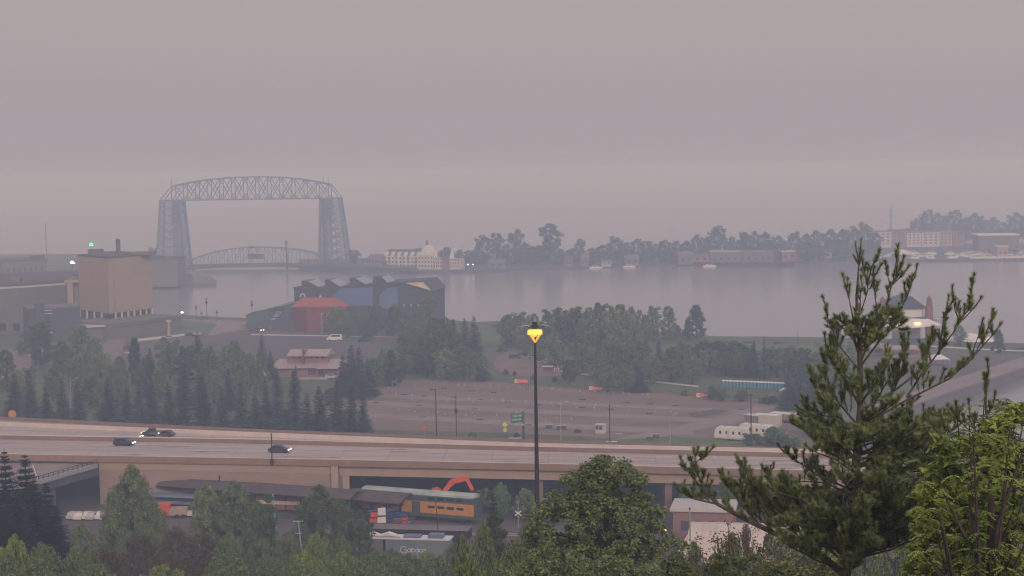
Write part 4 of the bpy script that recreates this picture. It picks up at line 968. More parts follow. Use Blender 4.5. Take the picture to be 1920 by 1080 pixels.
# portable toilets
tl = thing('portable_toilet', 'blue portable toilet with white roof in the long row by the lawn', 'portable toilet', (0, 0, 0), 0, 'portable toilets in a row')
MB().box(-.43, 0, .1, .43, 1.05, 2.05).build('cabin', M['toilet'], tl); MB().box(-.34, -.03, .2, .34, 0, 1.95).build('door', mat('door blue', (.08, .25, .36), .5), tl)
MB().extr_x([(-.05, 2.05), (1.1, 2.05), (.8, 2.4), (.25, 2.4)], -.48, .48).build('roof', M['white'], tl)
for i in range(20):
    p = P(1357 + 6.5 * i, 727 + .27 * i)
    if i == 0: tl.location = p
    else: copy_tree(tl, p, .0)
# sponsor banners on frames along the lot
for i, (px, py) in enumerate(((833, 711), (977, 722), (1117, 735), (1318, 748))):
    p = P(px - 12.5, py); k = 3200 / p.y; ln = 26.5 / k
    o = thing('banner', ['white lettered red banner at the far corner of the gravel lot, below dense trees', 'red banner with white lettering next to the tall lamp mast', 'red banner in front of the dark bushes at mid lot', 'red banner closest to the blue portable toilets'][i], 'banner', p, -.03, 'red sponsor banners along the gravel lot')
    h0, h1 = 3.2 / k, 11.2 / k
    MB().box(0, 0, h0, ln, .08, h1).build('panel', M['redor'], o)
    for x in (.1, ln / 2, ln - .1): MB().cyl(x, .12, 0, .05, h1, 6).build('post', M['black_metal'], o)
    hh = h1 - h0; x0 = .12; g = MB()
    for bx in ((0, 0, .28, 1), (.28, .72, 1, 1), (.28, 0, 1, .28)): g.box(x0 + bx[0] * hh * .8, -.05, h0 + hh * (.1 + .8 * bx[1]), x0 + bx[2] * hh * .8, -.02, h0 + hh * (.1 + .8 * bx[3]))
    x = x0 + hh * .95; wl = (ln - x - .15) / 7
    for c in range(7):
        xx = x + c * wl
        g.box(xx, -.05, h0 + hh * .3, xx + wl * .25, -.02, h0 + hh * .68); g.box(xx + wl * .25, -.05, h0 + hh * (.57 if c % 2 else .3), xx + wl * .75, -.02, h0 + hh * (.68 if c % 2 else .42))
        if c % 3 != 1: g.box(xx + wl * .55, -.05, h0 + hh * .42, xx + wl * .75, -.02, h0 + hh * .57)
    g.build('lettering', M['white'], o)

# marker posts on the gravel lot
mk = thing('marker_post', 'small white marker post standing in the rows of the gravel lot', 'marker post', (0, 0, 0), 0, 'white marker posts in the gravel lot')
MB().box(-.32, -.16, 0, .32, .16, .2).build('base', M['steel_pale'], mk); MB().cyl(0, 0, .2, .11, .3, 6).build('post', M['offwhite'], mk)
rnd = random.Random(5); first = True
for row, (x0, x1, y0, y1, n) in enumerate(((700, 870, 729, 722, 7), (838, 1235, 721, 742, 24), (745, 1180, 741, 764, 20), (770, 1340, 750, 777, 15), (700, 1120, 766, 790, 11), (770, 1060, 772, 793, 9))):
    for i in range(n):
        t = (i + rnd.uniform(-.3, .3)) / n; p = P(x0 + (x1 - x0) * t, y0 + (y1 - y0) * t + rnd.uniform(-.8, .8))
        if first: mk.location = p; first = False
        else: copy_tree(mk, p, rnd.uniform(0, 3), scale=[rnd.uniform(.7, 1.15)] * 3)
pd = thing('wheel_stop', 'low dark timber wheel stop lying on the gravel lot', 'wheel stop', (0, 0, 0), 0, 'dark wheel stops on the gravel lot')
MB().extr_x([(-.2, 0), (.2, 0), (.12, .28), (-.12, .28)], -.9, .9).build('beam', M['black_metal'], pd)
MB().box(-.7, -.22, 0, -.6, .22, .32).box(.6, -.22, 0, .7, .22, .32).build('bracket', M['dark'], pd)
first = True
for (px, py) in ((833, 729), (757, 741), (884, 734), (925, 737), (794, 743), (851, 747), (900, 750), (953, 755), (785, 761), (890, 768), (705, 756), (1043, 762), (1092, 750), (1176, 756), (1219, 758), (1266, 762), (1217, 776), (1092, 765), (900, 788), (792, 783), (990, 798), (1390, 769), (1145, 769), (1010, 760)):
    p = P(px, py)
    if first: pd.location = p; first = False
    else: copy_tree(pd, p, rnd.uniform(-.2, .2))

# ------------------------------------------------------------------ poles, lamps and signs
def pole(name, label, px, ytop, ybase, r, z=ZG, m='black_metal', dist=None, group=None):
    if dist: b = Q(px, ybase, dist); b.z = hill(dist) if dist < 290 else z
    else: b = P(px, ybase, z)
    d = b.y; t = Q(px, ytop, d); h = t.z - b.z
    o = thing(name, label, 'street lamp' if 'lamp' in name else 'pole', b, 0, group)
    MB().tube([(0, 0, 0), (0, 0, .5), (0, 0, h)], [r * 1.25, r * 1.1, r * .7], 8).build('shaft', M[m], o)
    MB().cyl(0, 0, -.3, r * 1.9, .8, 8).build('footing', M['grey_dark'], o)
    return o, h
o, h = pole('lot_lamp', 'dark lamp post with a single crossarm at the near edge of the gravel lot', 818.5, 730, 826, .17)
MB().box(-1.2, -.08, h - .15, .2, .08, h).box(-1.6, -.15, h - .2, -.9, .15, h - .03).build('arm', M['black_metal'], o)
o, h = pole('camera_pole', 'dark pole with a bulging camera box halfway up by the gravel lot', 856, 740, 828, .13)
MB().tube([(0, 0, h * .6), (0, 0, h * .63), (0, 0, h * .69), (0, 0, h * .71)], [.14, .42, .42, .14], 8).box(-.12, -.12, h * .75, .12, .12, h * .85).build('camera_box', M['black_metal'], o)
o, h = pole('lot_lamp', 'plain dark post standing over the white car on the frontage road', 1144, 759, 866, .13)
MB().box(-.35, -.1, h - .1, .35, .1, h + .05).build('arm', M['black_metal'], o)
o, h = pole('lot_lamp', 'dark post in front of the two white travel trailers', 1408.5, 740, 833, .15)
MB().box(-.4, -.1, h - .1, .4, .1, h + .1).build('arm', M['black_metal'], o)
o, h = pole('street_lamp', 'pale grey cobra head lamp behind the frontage road, near the tall lit mast', 1052, 756, 833, .10, m='steel_pale')
MB().tube([(0, 0, h - 1), (.3, -.2, h), (1.3, -.6, h + .5)], [.08, .07, .06], 6).box(1.1, -.8, h + .4, 2.0, -.4, h + .6).build('arm', M['steel_pale'], o)
o, h = pole('street_lamp', 'pale grey cobra head lamp between the lot entrance and the trailers', 1257, 780, 838, .09, m='steel_pale')
MB().tube([(0, 0, h - 1), (.3, -.2, h), (1.1, -.6, h + .6)], [.08, .07, .06], 6).box(.9, -.8, h + .5, 1.7, -.4, h + .7).build('arm', M['steel_pale'], o)
o, h = pole('street_lamp', 'curved pale street lamp rising between spruces west of the row', 134, 709, 800, .1, m='steel_pale')
MB().tube([(0, 0, h - 2), (.4, 0, h - .6), (1.6, 0, h)], [.09, .08, .06], 6).box(1.5, -.2, h - .05, 2.4, .2, h + .12).build('arm', M['steel_pale'], o)
for px, yt, yb_, lab in ((388, 558, 600, 'tall slender banner mast on the promenade'), (473, 563, 603, 'banner mast at the tip of the aquarium wing'), (368, 572, 600, 'shorter dim mast on the promenade'), (407, 582, 602, 'short twin headed post on the promenade'), (378, 584, 600, 'small kiosk post on the promenade')):
    o, h = pole('promenade_mast', lab, px, yt, yb_, .14)
    MB().box(-.5, -.1, h * .72, .5, .1, h * .84).box(-.35, -.1, h * .9, .35, .1, h * .96).build('banner', M['dark'], o)
o, h = pole('flag_mast', 'thin mast at the lakeside behind the umbrella pines', 1496, 617, 648, .1); MB().box(-.25, -.1, h * .5, .25, .1, h * .56).build('box', M['dark'], o)
for px, yt, yb_, lab in ((557, 585, 616, 'pale lamp post in front of the red hall corner'), (604, 590, 628, 'white lamp post before the trees at the red hall'), (514, 600, 618, 'small lamp post at the aquarium porch')):
    o, h = pole('forecourt_lamp', lab, px, yt, yb_, .12, m='offwhite'); MB().box(-.3, -.3, h, .3, .3, h + .6).build('lamp_head', M['offwhite'], o)
o, h = pole('gate_pylon', 'pale stone pylon on the path below the convention wing', 317, 603, 632, .7, m='cream'); MB().box(-.9, -.9, h, .9, .9, h + .5).build('cap', M['offwhite'], o)
# near black post on the highway edge
X = P(513, 866, ZD).x; y = near(X) - .3
o = thing('deck_post', 'thin black post on the near highway parapet in front of the dark car', 'pole', (X, y, ZD - .3))
hpost = Q(513, 812, y).z - (ZD - .3)
MB().tube([(0, 0, 0), (0, 0, hpost)], [.16, .12], 6).build('shaft', M['black_metal'], o); MB().box(-.3, -.2, .4, .35, .3, 1.0).build('bracket', M['black_metal'], o)
for px, lab in ((1424, 'small dark conduit post on the parapet beside the pine'), (393, 'short wall conduit on the tan retaining wall')):
    X = P(px, 885, ZD).x; y = near(X) - .15; o = thing('wall_conduit', lab, 'conduit', (X, y, ZD - (1 if px > 999 else 5)))
    MB().tube([(0, 0, 0), (0, 0, 2.4)], .12, 6).build('pipe', M['black_metal'], o); MB().box(-.25, -.12, .2, .25, .2, .9).build('box', M['black_metal'], o)
# high mast
o = thing('high_mast_lamp', 'very tall dark mast with a ring of glowing amber lamps', 'high mast lamp', Q(1008.5, 1035, 200)); o.location.z = hill(200)
hm = Q(1003, 626, 200).z - hill(200); ofx = Q(1003, 626, 200).x - o.location.x
MB().tube([(0, 0, -1), (ofx * .5, 0, hm * .5), (ofx, 0, hm)], [.36, .26, .13], 12).build('shaft', M['black_metal'], o)
MB().cyl(0, 0, -.5, .6, 1.2, 12).build('footing', M['grey_dark'], o)
hd = MB(); hd.cyl(ofx, 0, hm + .62, .3, .8, 10)
for k in range(8):
    t = k * math.pi / 4; hd.bar((ofx, 0, hm + .9), (ofx + .95 * math.cos(t), .95 * math.sin(t), hm + .85), .07)
hd.tube([(ofx + .95 * math.cos(t * math.pi / 8), .95 * math.sin(t * math.pi / 8), hm + .86) for t in range(17)], .06, 5, cap=False)
ln_ = hd.build('luminaire_ring', M['black_metal'], o)
for k in range(8):
    t = k * math.pi / 4 + .2; x, y = ofx + .62 * math.cos(t), .62 * math.sin(t)
    l_ = MB().tube([(x, y, hm - .06), (x, y, hm + .3), (x, y, hm + .46)], [.27, .27, .25], 8).build('lamp', M['mast_lamp'], o)
mb = MB()
for k in (1, 2, 3): mb.tube([(ofx + .05 * math.cos(k * 2.1), .05 * math.sin(k * 2.1), hm - 1.0), (ofx + .6 * math.cos(k * 2.1), .6 * math.sin(k * 2.1), hm - .05)], [.05, .12], 6)
for k in (-1, 1): mb.tube([(ofx, -.2, hm - 1.0), (ofx + k * .55, -.25, hm - .05)], [.06, .12], 6)
mb.build('glowing_yoke', M['yoke_glow'], o)  # yoke bars below the lamps, made to glow as if lit by them
MB().tube([(ofx, 0, hm - .35), (ofx, 0, hm + .05), (ofx, 0, hm + .44)], [.12, .4, .55], 10).build('core_lamp', M['mast_lamp'], o)
mb = MB()
for s in (-1, 1):
    mb.tube([(ofx + s * .5, -.3, hm + .85), (ofx + s * 1.0, -.3, hm + 1.08), (ofx + s * 1.5, -.3, hm + .95), (ofx + s * 1.95, -.3, hm + .9)], [.03, .09, .07, .02], 5)
mb.cyl(ofx, 0, hm + 1.4, .12, .6, 8).build('crown_arm', M['steel_pale'], o)
# green road sign
p = P(982, 832); o = thing('road_sign', 'green highway guide sign with two pale text lines on a dark post', 'road sign', p)
k = 3200 / p.y
MB().tube([(0, 0, 0), (0, 0, 8.3)], [.28, .22], 8).cyl(0, 0, 0, .5, .5, 8).build('post', M['black_metal'], o)
def sgn(x0, z0, x1, z1, dz): return [(x0, z0), (x1, z0 + dz), (x1, z1 + dz), (x0, z1)]
MB().extr_y(sgn(-3.1, 5.3, .1, 7.6, .35), -.35, -.25).build('panel', M['signgreen'], o)
t = MB()
for (a, zz, n) in ((-2.7, 6.75, 7), (-2.85, 5.85, 6)):
    for i in range(n):
        x = a + i * .36 + (.1 if i > 3 else 0); z = zz + (x + 3.1) * .11; t.box(x, -.4, z, x + .09, -.36, z + .5); t.box(x, -.4, z + (.2 if i % 2 else .42), x + .24, -.36, z + (.29 if i % 2 else .5)); 
        if i % 3: t.box(x + .17, -.4, z, x + .25, -.36, z + .5)
t.build('lettering', M['white'], o)
MB().box(-3.5, -.7, 5.05, .8, -.2, 5.15).bar((-3.6, -.7, 5.1), (-3.7, -.7, 6.9), .1).box(-1.8, -.75, 4.75, -1.2, -.35, 5.05).box(-.4, -.75, 4.75, .2, -.35, 5.05).bar((-1.9, -.3, 8.1), (-.2, -.3, 8.7), .1).bar((-1.9, -.3, 8.1), (-1.7, -.3, 7.7), .1).bar((-.2, -.3, 8.7), (.1, -.3, 8.1), .1).build('walkway_frame', M['steel_pale'], o)
def diamond(label, px, ybase, ytop, m, extra=True, round_=False, name='warning_sign'):
    p = P(px, ybase); k = 3200 / p.y; h = (ybase - ytop) / k
    o = thing(name, label, 'road sign', p); r = .75 if not round_ else 1.15
    MB().cyl(0, 0, 0, .05, h, 6).build('post', M['steel_pale'], o)
    if round_: MB().tube([(0, -.12, h), (0, -.05, h)], [r, r], 14).build('panel', M[m], o)
    else: MB().extr_y([(0, h - r), (r, h), (0, h + r), (-r, h)], -.12, -.06).build('panel', M[m], o)
    if extra: MB().box(-.42, -.12, h - r - 1.1, .42, -.06, h - r - .15).build('plate', M[m], o)
    return o
diamond('yellow diamond sign with a small plate below beside the green sign', 947, 815, 796, 'yellow')
diamond('yellow diamond sign at the highway edge near the trailers', 1387, 860, 845, 'yellow', False)
diamond('orange round sign at the highway edge by the first spruces', 24, 800, 776, 'amber', False, True)
o = diamond('red orange work zone sign in front of the gravel lot', 796, 820, 801, 'redor', False)
p = P(780, 824); o = thing('road_barricade', 'pale knocked over barricade with dark base by the work sign', 'barricade', p)
MB().box(-1, -.1, .5, 3, .05, .8).build('rail', M['offwhite'], o); MB().box(-2, -.3, 0, -1, .3, 1.1).build('base', M['dark'], o); MB().bar((-3.5, 0, .1), (-2.7, 0, .9), .2).build('leg', M['offwhite'], o)
# ticket booth and bits on the lot
o, ln, k = site('ticket_booth', 'small pale ticket booth with a grey door on the gravel lot', 'booth', (1116, 813), (1131, 814))
MB().box(0, 0, 0, ln, 1.8, 2.3).build('wall', M['offwhite'], o); MB().box(-.2, -.3, 2.3, ln + .2, 2, 2.5).build('roof', M['offwhite'], o)
MB().box(.15, -.05, 1.1, ln * .4, .05, 2.0).box(ln * .5, -.05, 1.1, ln * .9, .05, 2.0).build('window', M['grey_dark'], o)
for px, py, w_, lab in ((1029, 804, 1.6, 'dark barrel pile by the pale lamp near the tall mast'), (1053, 806, 2.4, 'low dark pallet beside the pale lamp'), (970, 829, 2, 'small equipment cabinet below the green sign'), (958, 829, 1.0, 'tiny dark box beside the equipment cabinet'), (1218, 826, 1.6, 'first dark trash bin on the lawn by the lot entrance'), (1230, 822, 1.6, 'second dark trash bin on the lawn by the lot entrance'), (1161, 822, 1.6, 'pale rubble heap by the frontage road'), (1445, 748, 1.2, 'small dark stump below the toilets')):
    p = P(px, py); o = thing('equipment_box', lab, 'box', p)
    MB().box(-w_ / 2, -.5, 0, w_ / 2, .5, 1.1).build('casing', M['pink_wall' if 'rubble' in lab else ('offwhite' if 'cabinet' in lab else 'grey_dark')], o); MB().box(-w_ / 2 - .05, -.55, 1.1, w_ / 2 + .05, .55, 1.22).build('lid', M['steel_pale'], o)
p = P(1470, 745); o = thing('shade_sail', 'small white shade canopy in front of dark trees', 'canopy', p); MB().quad((-1.6, 0, 2), (0, -1, 2.3), (2, 0, 2.9), (0, 1.4, 2.7)).build('sail', M['white'], o)
for x in (-1.5, 1.9): MB().cyl(x, 0, 0, .06, 2.4 if x > 0 else 2, 6).build('pole', M['dark'], o)
# fence and picket posts at the dirt drive
o = thing('picket_fence', 'row of pale timber posts where the dirt drive meets the lawn', 'fence', P(1040, 698)); 
for i in range(5): MB().box(i * 1.2 - .12, -.1, 0, i * 1.2 + .12, .1, 2.0).build('post', M['offwhite'], o)
MB().box(-.2, -.04, 1.3, 5, .04, 1.45).build('rail', M['offwhite'], o)
o, ln, k = site('bus_shelter', 'brown flat roofed shelter at the end of the dirt drive', 'shelter', (1018, 699), (1035, 699)); MB().box(0, 1.8, 0, ln, 2, 2).build('wall', M['brick'], o); MB().box(-.3, -.3, 2, ln + .3, 2.3, 2.25).build('roof', M['offwhite'], o)
for x in (.1, ln - .2): MB().box(x, 0, 0, x + .1, .1, 2).build('post', M['brick'], o)
# frontage fence
fa = P(560, 827); fb = P(1010, 836); o = thing('wire_fence', 'low grey wire fence between gravel lot and highway', 'fence', fa); 
d = fb - fa; mb = MB()
for z in (.5, 1.1): mb.bar((0, 0, z), (d.x, d.y, z), .05)
mb.build('wires', M['steel'], o); mb = MB()
for i in range(24): mb.box(d.x * i / 23 - .06, d.y * i / 23 - .06, 0, d.x * i / 23 + .06, d.y * i / 23 + .06, 1.3)
mb.build('posts', M['grey_dark'], o)

# ------------------------------------------------------------------ rail yard
def canopy(label, a, b, dp, zt, slope, nposts, m='roof_brown'):
    A_ = P(a[0], a[1], zt); B_ = P(b[0], b[1], zt); rz, ln = frame_of(A_, B_)
    o = thing('platform_canopy', label, 'canopy', (A_.x, A_.y, ZG), rz); zt = zt - ZG
    MB().extr_x([(0, zt), (0, zt + .18), (dp * .45, zt + slope), (dp, zt + slope * .6), (dp, zt + slope * .6 - .2), (dp * .45, zt + slope - .25)], 0, ln).build('roof', M[m], o)
    for i in range(nposts):
        x = ln * (i + .3) / nposts; pp = MB().box(x, dp * .42, 0, x + .3, dp * .5, zt + .1).build('post', M['dark'], o)
        MB().bar((x + .15, dp * .45, zt - .9), (x + .15, .6, zt), .18).bar((x + .15, dp * .45, zt - .9), (x + 1.3, dp * .45, zt), .18).build('brace', M['dark'], pp)
    MB().box(0, dp * .2, .1, ln, dp * .8, .6).build('platform', M['grey_dark'], o)
    MB().box(.2, .25, zt - .35, ln - .2, .45, zt - .02).build('edge_beam', M['dark'], o)
    return o
canopy('long brown platform canopy in front of the retaining wall', (292, 911), (655, 938), 7, 8.0, 1.3, 13)
canopy('shorter brown platform canopy whose end overhangs the orange coach', (640, 936), (748, 946), 8.5, 7.6, 1.5, 4)
# bilevel coach
A_ = P(676, 984); B_ = P(884, 986); A_ = P(680, 968); B_ = P(885, 985)
rz, ln = frame_of(A_, B_); o = thing('gallery_coach', 'orange and green two level rail coach with a weathered green roof', 'rail coach', A_, rz)
wd = 3.1; hc = 5.6; o.location.z = ZG + .1; ln = ln + .3
MB().box(0, 0, .9, ln, wd, 1.6).build('lower_band', M['train_green'], o)
MB().box(0, 0, 1.6, ln, wd, 3.9).build('body', M['train_orange'], o)
MB().box(0, 0, 3.9, ln, wd, hc - .5).build('upper_band', M['train_green'], o)
MB().extr_x([(0, hc - .5), (.1, hc - .1), (wd * .3, hc + .25), (wd * .7, hc + .25), (wd - .1, hc - .1), (wd, hc - .5)], -.2, ln + .02).build('roof', M['train_roof'], o)
MB().box(ln * .455, -.04, 1.0, ln * .53, .05, 3.8).build('door', M['train_green'], o)
for i in range(4):
    x = ln * (.60 + .085 * i); MB().box(x, -.05, 2.65, x + ln * .06, .06, 3.15).build('window', M['glass'], o); MB().box(x, -.05, 4.3, x + ln * .06, .06, 4.8).build('window', M['glass'], o)
for i in range(4):
    x = ln * (.05 + .09 * i); MB().box(x, -.05, 2.65, x + ln * .06, .06, 3.15).build('window', M['glass'], o)
MB().box(ln - .02, .4, 1, ln + .35, wd - .4, 4.6).build('end_vestibule', M['train_green'], o)
for x in (ln * .1, ln * .88):
    bgy = MB().box(x - 1.4, .1, .35, x + 1.4, wd - .1, .9).build('bogie', M['dark'], o)
    for dx in (-.9, .9): MB().cyl(x + dx, -.02, .45, .42, .3, 12, 'y').build('wheel', M['dark'], bgy)
# dark carriages and flat wagons
def wagon(label, a, b, h, wd, body, roof, band=None, name='rail_carriage', z=ZG):
    A_ = P(*a, z); B_ = P(*b, z); rz, ln = frame_of(A_, B_); o = thing(name, label, 'rail carriage', A_, rz)
    MB().box(0, 0, .9, ln, wd, h).build('body', M[body], o)
    MB().extr_x([(-.1, h), (.3, h + .35), (wd - .3, h + .35), (wd + .1, h)], -.1, ln + .1).build('roof', M[roof], o)
    if band:
        MB().box(.1, -.04, h * .55, ln - .1, 0, h * .75).build('window_band', M[band], o)
    for x in (ln * .12, ln * .86):
        bgy = MB().box(x - 1.2, .1, .3, x + 1.2, wd - .1, .9).build('bogie', M['dark'], o)
        for dx in (-.8, .8): MB().cyl(x + dx, -.02, .42, .4, .28, 10, 'y').build('wheel', M['dark'], bgy)
    return o
wagon('dark carriage with a pale roof under the long canopy beside trees', (270, 957), (366, 962), 3.0, 2.9, 'dark', 'steel', 'steel')
wagon('dull red carriage glimpsed between the trees under the canopy', (480, 962), (580, 966), 3.6, 2.9, 'brick', 'roof_brown', 'offwhite')
wagon('long black gondola wagon in front of the coach', (640, 1013), (878, 1020), 2.4, 3.2, 'dark', 'roof_grey', None, 'gondola_wagon')
wagon('dark blue flat wagon loaded beside the orange coach', (640, 992), (764, 997), 1.2, 2.8, 'blue_paint', 'grey_wall', 'steel', 'flat_wagon')
# stored goods near the coach
rnd = random.Random(21)
goods = [(708, 'redor', 3.2, 2.0, 'red orange cloth covered crate beside the coach door'), (722, 'redor', 2.0, 1.5, 'smaller orange crate beside the big red orange one'), (716, 'white', 1.7, 2.7, 'white rounded bundle on top of the orange crates'), (738, 'blue_paint', 2.8, 1.8, 'navy covered bale among the orange crates'), (752, 'blue_paint', 2.4, 1.6, 'navy crate next to the coach door'), (746, 'brick', 2.2, 1.0, 'brown crate in front of the navy ones'), (698, 'blue_paint', 2.4, 2.2, 'navy crate behind the red orange one'), (730, 'blue_paint', 2.0, 2.4, 'tall navy bale at the middle of the stored goods'), (758, 'redor', .9, 1.2, 'narrow red crate nearest the coach door')]
for px, m_, w_, h_, lab in goods:
    p = P(px, 993 + (px - 640) * .04); p.y += rnd.uniform(.1, .9); p.z = ZG + 1.56; o = thing('storage_crate', lab, 'crate', p, rnd.uniform(-.2, .2), 'stored goods beside the coach')
    MB().extr_y([(-w_ / 2, 0), (w_ / 2, 0), (w_ / 2 * .9, h_), (-w_ / 2 * .8, h_ * .95)], 0, 1.6).build('body', M[m_], o); MB().box(-w_ / 2 - .05, -.06, h_ * .45, w_ / 2 + .05, -.01, h_ * .55).build('strap', M['black_metal'], o)
# white blocks at the yard edge
for i, px in enumerate((140, 152, 164, 176, 188, 200)):
    p = P(px, 972 + (i % 2)); o = thing('white_car_row', ['white car at the outer end of the yard row', 'second white car of the yard row', 'white car with reddish rear in the yard row', 'pinkish white car at the middle of the yard row', 'white car beside the last in the yard row', 'last white car of the yard row under the tree'][i], 'car', p, 1.3 + .1 * (i % 3))
    MB().extr_y([(-2.1, .3), (-2.1, .85), (-1.5, .95), (-1.1, 1.45), (.5, 1.45), (1.0, .95), (2.1, .8), (2.1, .3)], -.85, .85).build('body', M['white' if i % 3 else 'offwhite'], o)
    MB().extr_y([(-1.35, 1.0), (-1.05, 1.38), (.45, 1.38), (.85, 1.0)], -.87, .87).build('window', M['glass'], o)
    for x in (-1.3, 1.3):
        for s in (-.87, .67): MB().cyl(x, s, .32, .32, .2, 8, 'y').build('wheel', M['tyre'], o)
p = P(308, 972); o = thing('red_engine', 'small red and tan rail engine under the long canopy', 'engine', p)
MB().box(-2.2, 0, .5, 1, 2.4, 2.6).build('body', M['redor'], o); MB().box(1, .2, .5, 4.5, 2.2, 2.0).build('hood', M['cream'], o); MB().box(-2.4, -.2, 2.6, 1.2, 2.6, 2.8).build('roof', M['orange'], o); MB().box(4.6, .2, .4, 8.5, 2.2, 1.2).build('tender', M['offwhite'], o)
for x in (-1.4, .2, 2.5, 3.8): MB().cyl(x, -.1, .4, .4, .2, 10, 'y').build('wheel', M['dark'], o)
# excavator
p = P(838, 965); o = thing('excavator', 'orange excavator with its arm raised behind the coach', 'excavator', (p.x, p.y - 3, ZG)); s = 9.4
E = lambda px, py: ((px - 838) / 9.2, (966 - py) / 9.0 * 1.02)
MB().extr_y([E(812, 936), E(829, 936), E(829, 917), E(822, 913), E(812, 915)], -1.2, 1.4).build('cab', M['orange'], o)
MB().box(-3, -1.6, 0, 2, 1.8, 1.0).build('track', M['dark'], o); MB().box(-2.6, -1.2, 1, 1.6, 1.4, 3.5).build('body', M['orange'], o)
a1, a2, a3, a4 = E(835, 920), E(849, 902), E(876, 896), E(888, 920)
MB().bar((a1[0], 0, a1[1]), (a2[0], 0, a2[1]), .5, .9).bar((a2[0], 0, a2[1]), (a3[0], 0, a3[1]), .5, 1.0).build('boom', M['orange'], o)
MB().bar((a3[0], 0, a3[1]), (a4[0], 0, a4[1]), .45, .7).bar((a3[0] + .1, 0, a3[1] + .2), (E(890, 918)[0], 0, E(890, 918)[1]), .15).build('stick', M['orange'], o)
MB().bar((E(840, 916)[0], .3, E(840, 916)[1]), (E(858, 903)[0], .3, E(858, 903)[1]), .2).build('hydraulic_ram', M['steel_pale'], o)
MB().extr_y([E(884, 918), E(892, 917), E(890, 926), E(884, 924)], -.5, .5).build('bucket', M['dark'], o)
# rail crossing sign
p = P(972, 990); o = thing('crossing_sign', 'white crossbuck rail crossing sign on a thin post', 'crossing sign', p); h = 2.9
MB().cyl(0, 0, 0, .08, 5.2, 6).build('post', M['steel_pale'], o)
MB().bar((-.6, -.1, h - .45), (.6, -.1, h + .45), .2, .08, up=(0, 1, 0)).bar((-.6, -.16, h + .45), (.6, -.16, h - .45), .2, .08, up=(0, 1, 0)).build('crossbuck', M['white'], o)
for i, (y0, y1) in enumerate(((1000, 1004), (1034, 1038))):
    A_ = P(560, y0); B_ = P(1000, y1 + 3); rz, ln = frame_of(A_, B_); o = thing('rail_track', ['rail track running behind the black gondola wagon', 'rail track between gondola wagon and lettered freight car'][i], 'rail track', A_, rz)
    MB().box(0, -1.8, .05, ln, 1.8, .2).build('ballast', M['gravel_dark'], o)
    mb = MB()
    for k in range(int(ln / .7)): mb.box(k * .7, -1.3, .2, k * .7 + .25, 1.3, .3)
    mb.build('sleepers', M['roof_brown'], o)
    for y in (-.75, .75): MB().box(0, y - .06, .3, ln, y + .06, .46).build('rail', M['steel_pale'], o)
# container with cursive lettering
A_ = P(700, 1052, ZG); B_ = P(842, 1056, ZG); rz, ln = frame_of(A_, B_)
o = thing('freight_container', 'blue grey freight car body with faded white cursive lettering', 'freight car', A_, rz); hb_ = 4.0
MB().box(2.2, 0, .5, ln, 3, hb_).build('body', mat('blue grey paint', (0.20, 0.22, 0.26), .7, scale=.4, var=.15), o)
MB().box(-.4, 0, .5, 2.0, 3, hb_).build('end_cabin', M['grey_wall'], o)
MB().box(1.9, -.1, .5, 2.3, .1, hb_).build('corner_post', M['dark'], o)
MB().box(-.5, -.1, hb_, ln + .2, 3.1, hb_ + .25).build('roof', M['white'], o)
MB().box(5.5, .3, hb_ + .25, 8.5, 2.4, hb_ + .6).box(10, .3, hb_ + .25, 12.6, 2.4, hb_ + .9).build('roof_panel', M['steel'], o)
mb = MB(); xx = 5.2
for r_, cx in ((.62, 5.6), (.3, 6.6), (.3, 7.3), (.28, 8.0), (.25, 8.7), (.25, 9.3)):
    mb.tube([(cx + r_ * math.cos(t * .6 + .6), -.06, 2.1 + (r_ - .3) * .4 + r_ * math.sin(t * .6 + .6)) for t in range(10 if r_ > .5 or cx in (7.3, 8.7) else 12)], .06, 4)
mb.bar((5.7, -.06, 2.15), (6.2, -.06, 2.15), .1).bar((6.2, -.06, 2.15), (6.1, -.06, 1.5), .1).bar((7.0, -.06, 1.8), (7.0, -.06, 2.5), .1).bar((8.3, -.06, 1.8), (8.3, -.06, 2.4), .1).bar((9.6, -.06, 1.8), (9.6, -.06, 2.4), .1)
mb.build('lettering', M['white'], o)
mb = MB(); mb.tube([(-1, .5, hb_ + .4), (0, .3, hb_ + .9), (1.4, .3, hb_ + .55), (3, .2, hb_ + .9), (5, .3, hb_ + .5)], [.35, .5, .3, .5, .2], 6)
mb.build('tarpaulin', M['white'], o)
# right hand yard buildings seen through the pine
A_ = P(1262, 1010, ZG); B_ = P(1345, 1012, ZG); rz, ln = frame_of(A_, B_)
o = thing('yard_shed', 'mauve flat roofed yard shed behind the branches', 'shed', A_, rz)
MB().box(0, 0, -.5, ln + 3, 9, 5.2).build('wall', M['pink_wall'], o); MB().box(-.5, -.5, 5.2, ln + 3.4, 9.4, 5.8).build('roof', M['offwhite'], o); windows(o, 1, ln, 1, 4, 3, 1, m='grey_dark')
A_ = P(1266, 1062, ZG); B_ = P(1500, 1068, ZG); rz, ln = frame_of(A_, B_)
o = thing('storage_tent', 'large cream arched storage tent behind bare branches', 'tent', A_, rz)
mb = MB(); n = 8
prof = [(0, -.3), (.2, 1.8), (4.2, 5.0), (9, 5.7), (14, 5.0), (17.6, 1.8), (18, -.3)]
mb.extr_x(prof, 2.0, ln); mb.quad((2, .2, 1.8), (2, 4.2, 5.0), (-1.5, .3, -.3)).build('cover', mat('cream tent cloth', (0.66, 0.55, 0.47), .8, scale=.25, var=.1), o)
mb = MB()
for i in range(9):
    x = 2 + (ln - 2) * i / 8
    for (a, b), (c, d) in zip(prof, prof[1:]): mb.bar((x, a, b + .05), (x, c, d + .05), .12)
mb.build('rib', M['offwhite'], o)
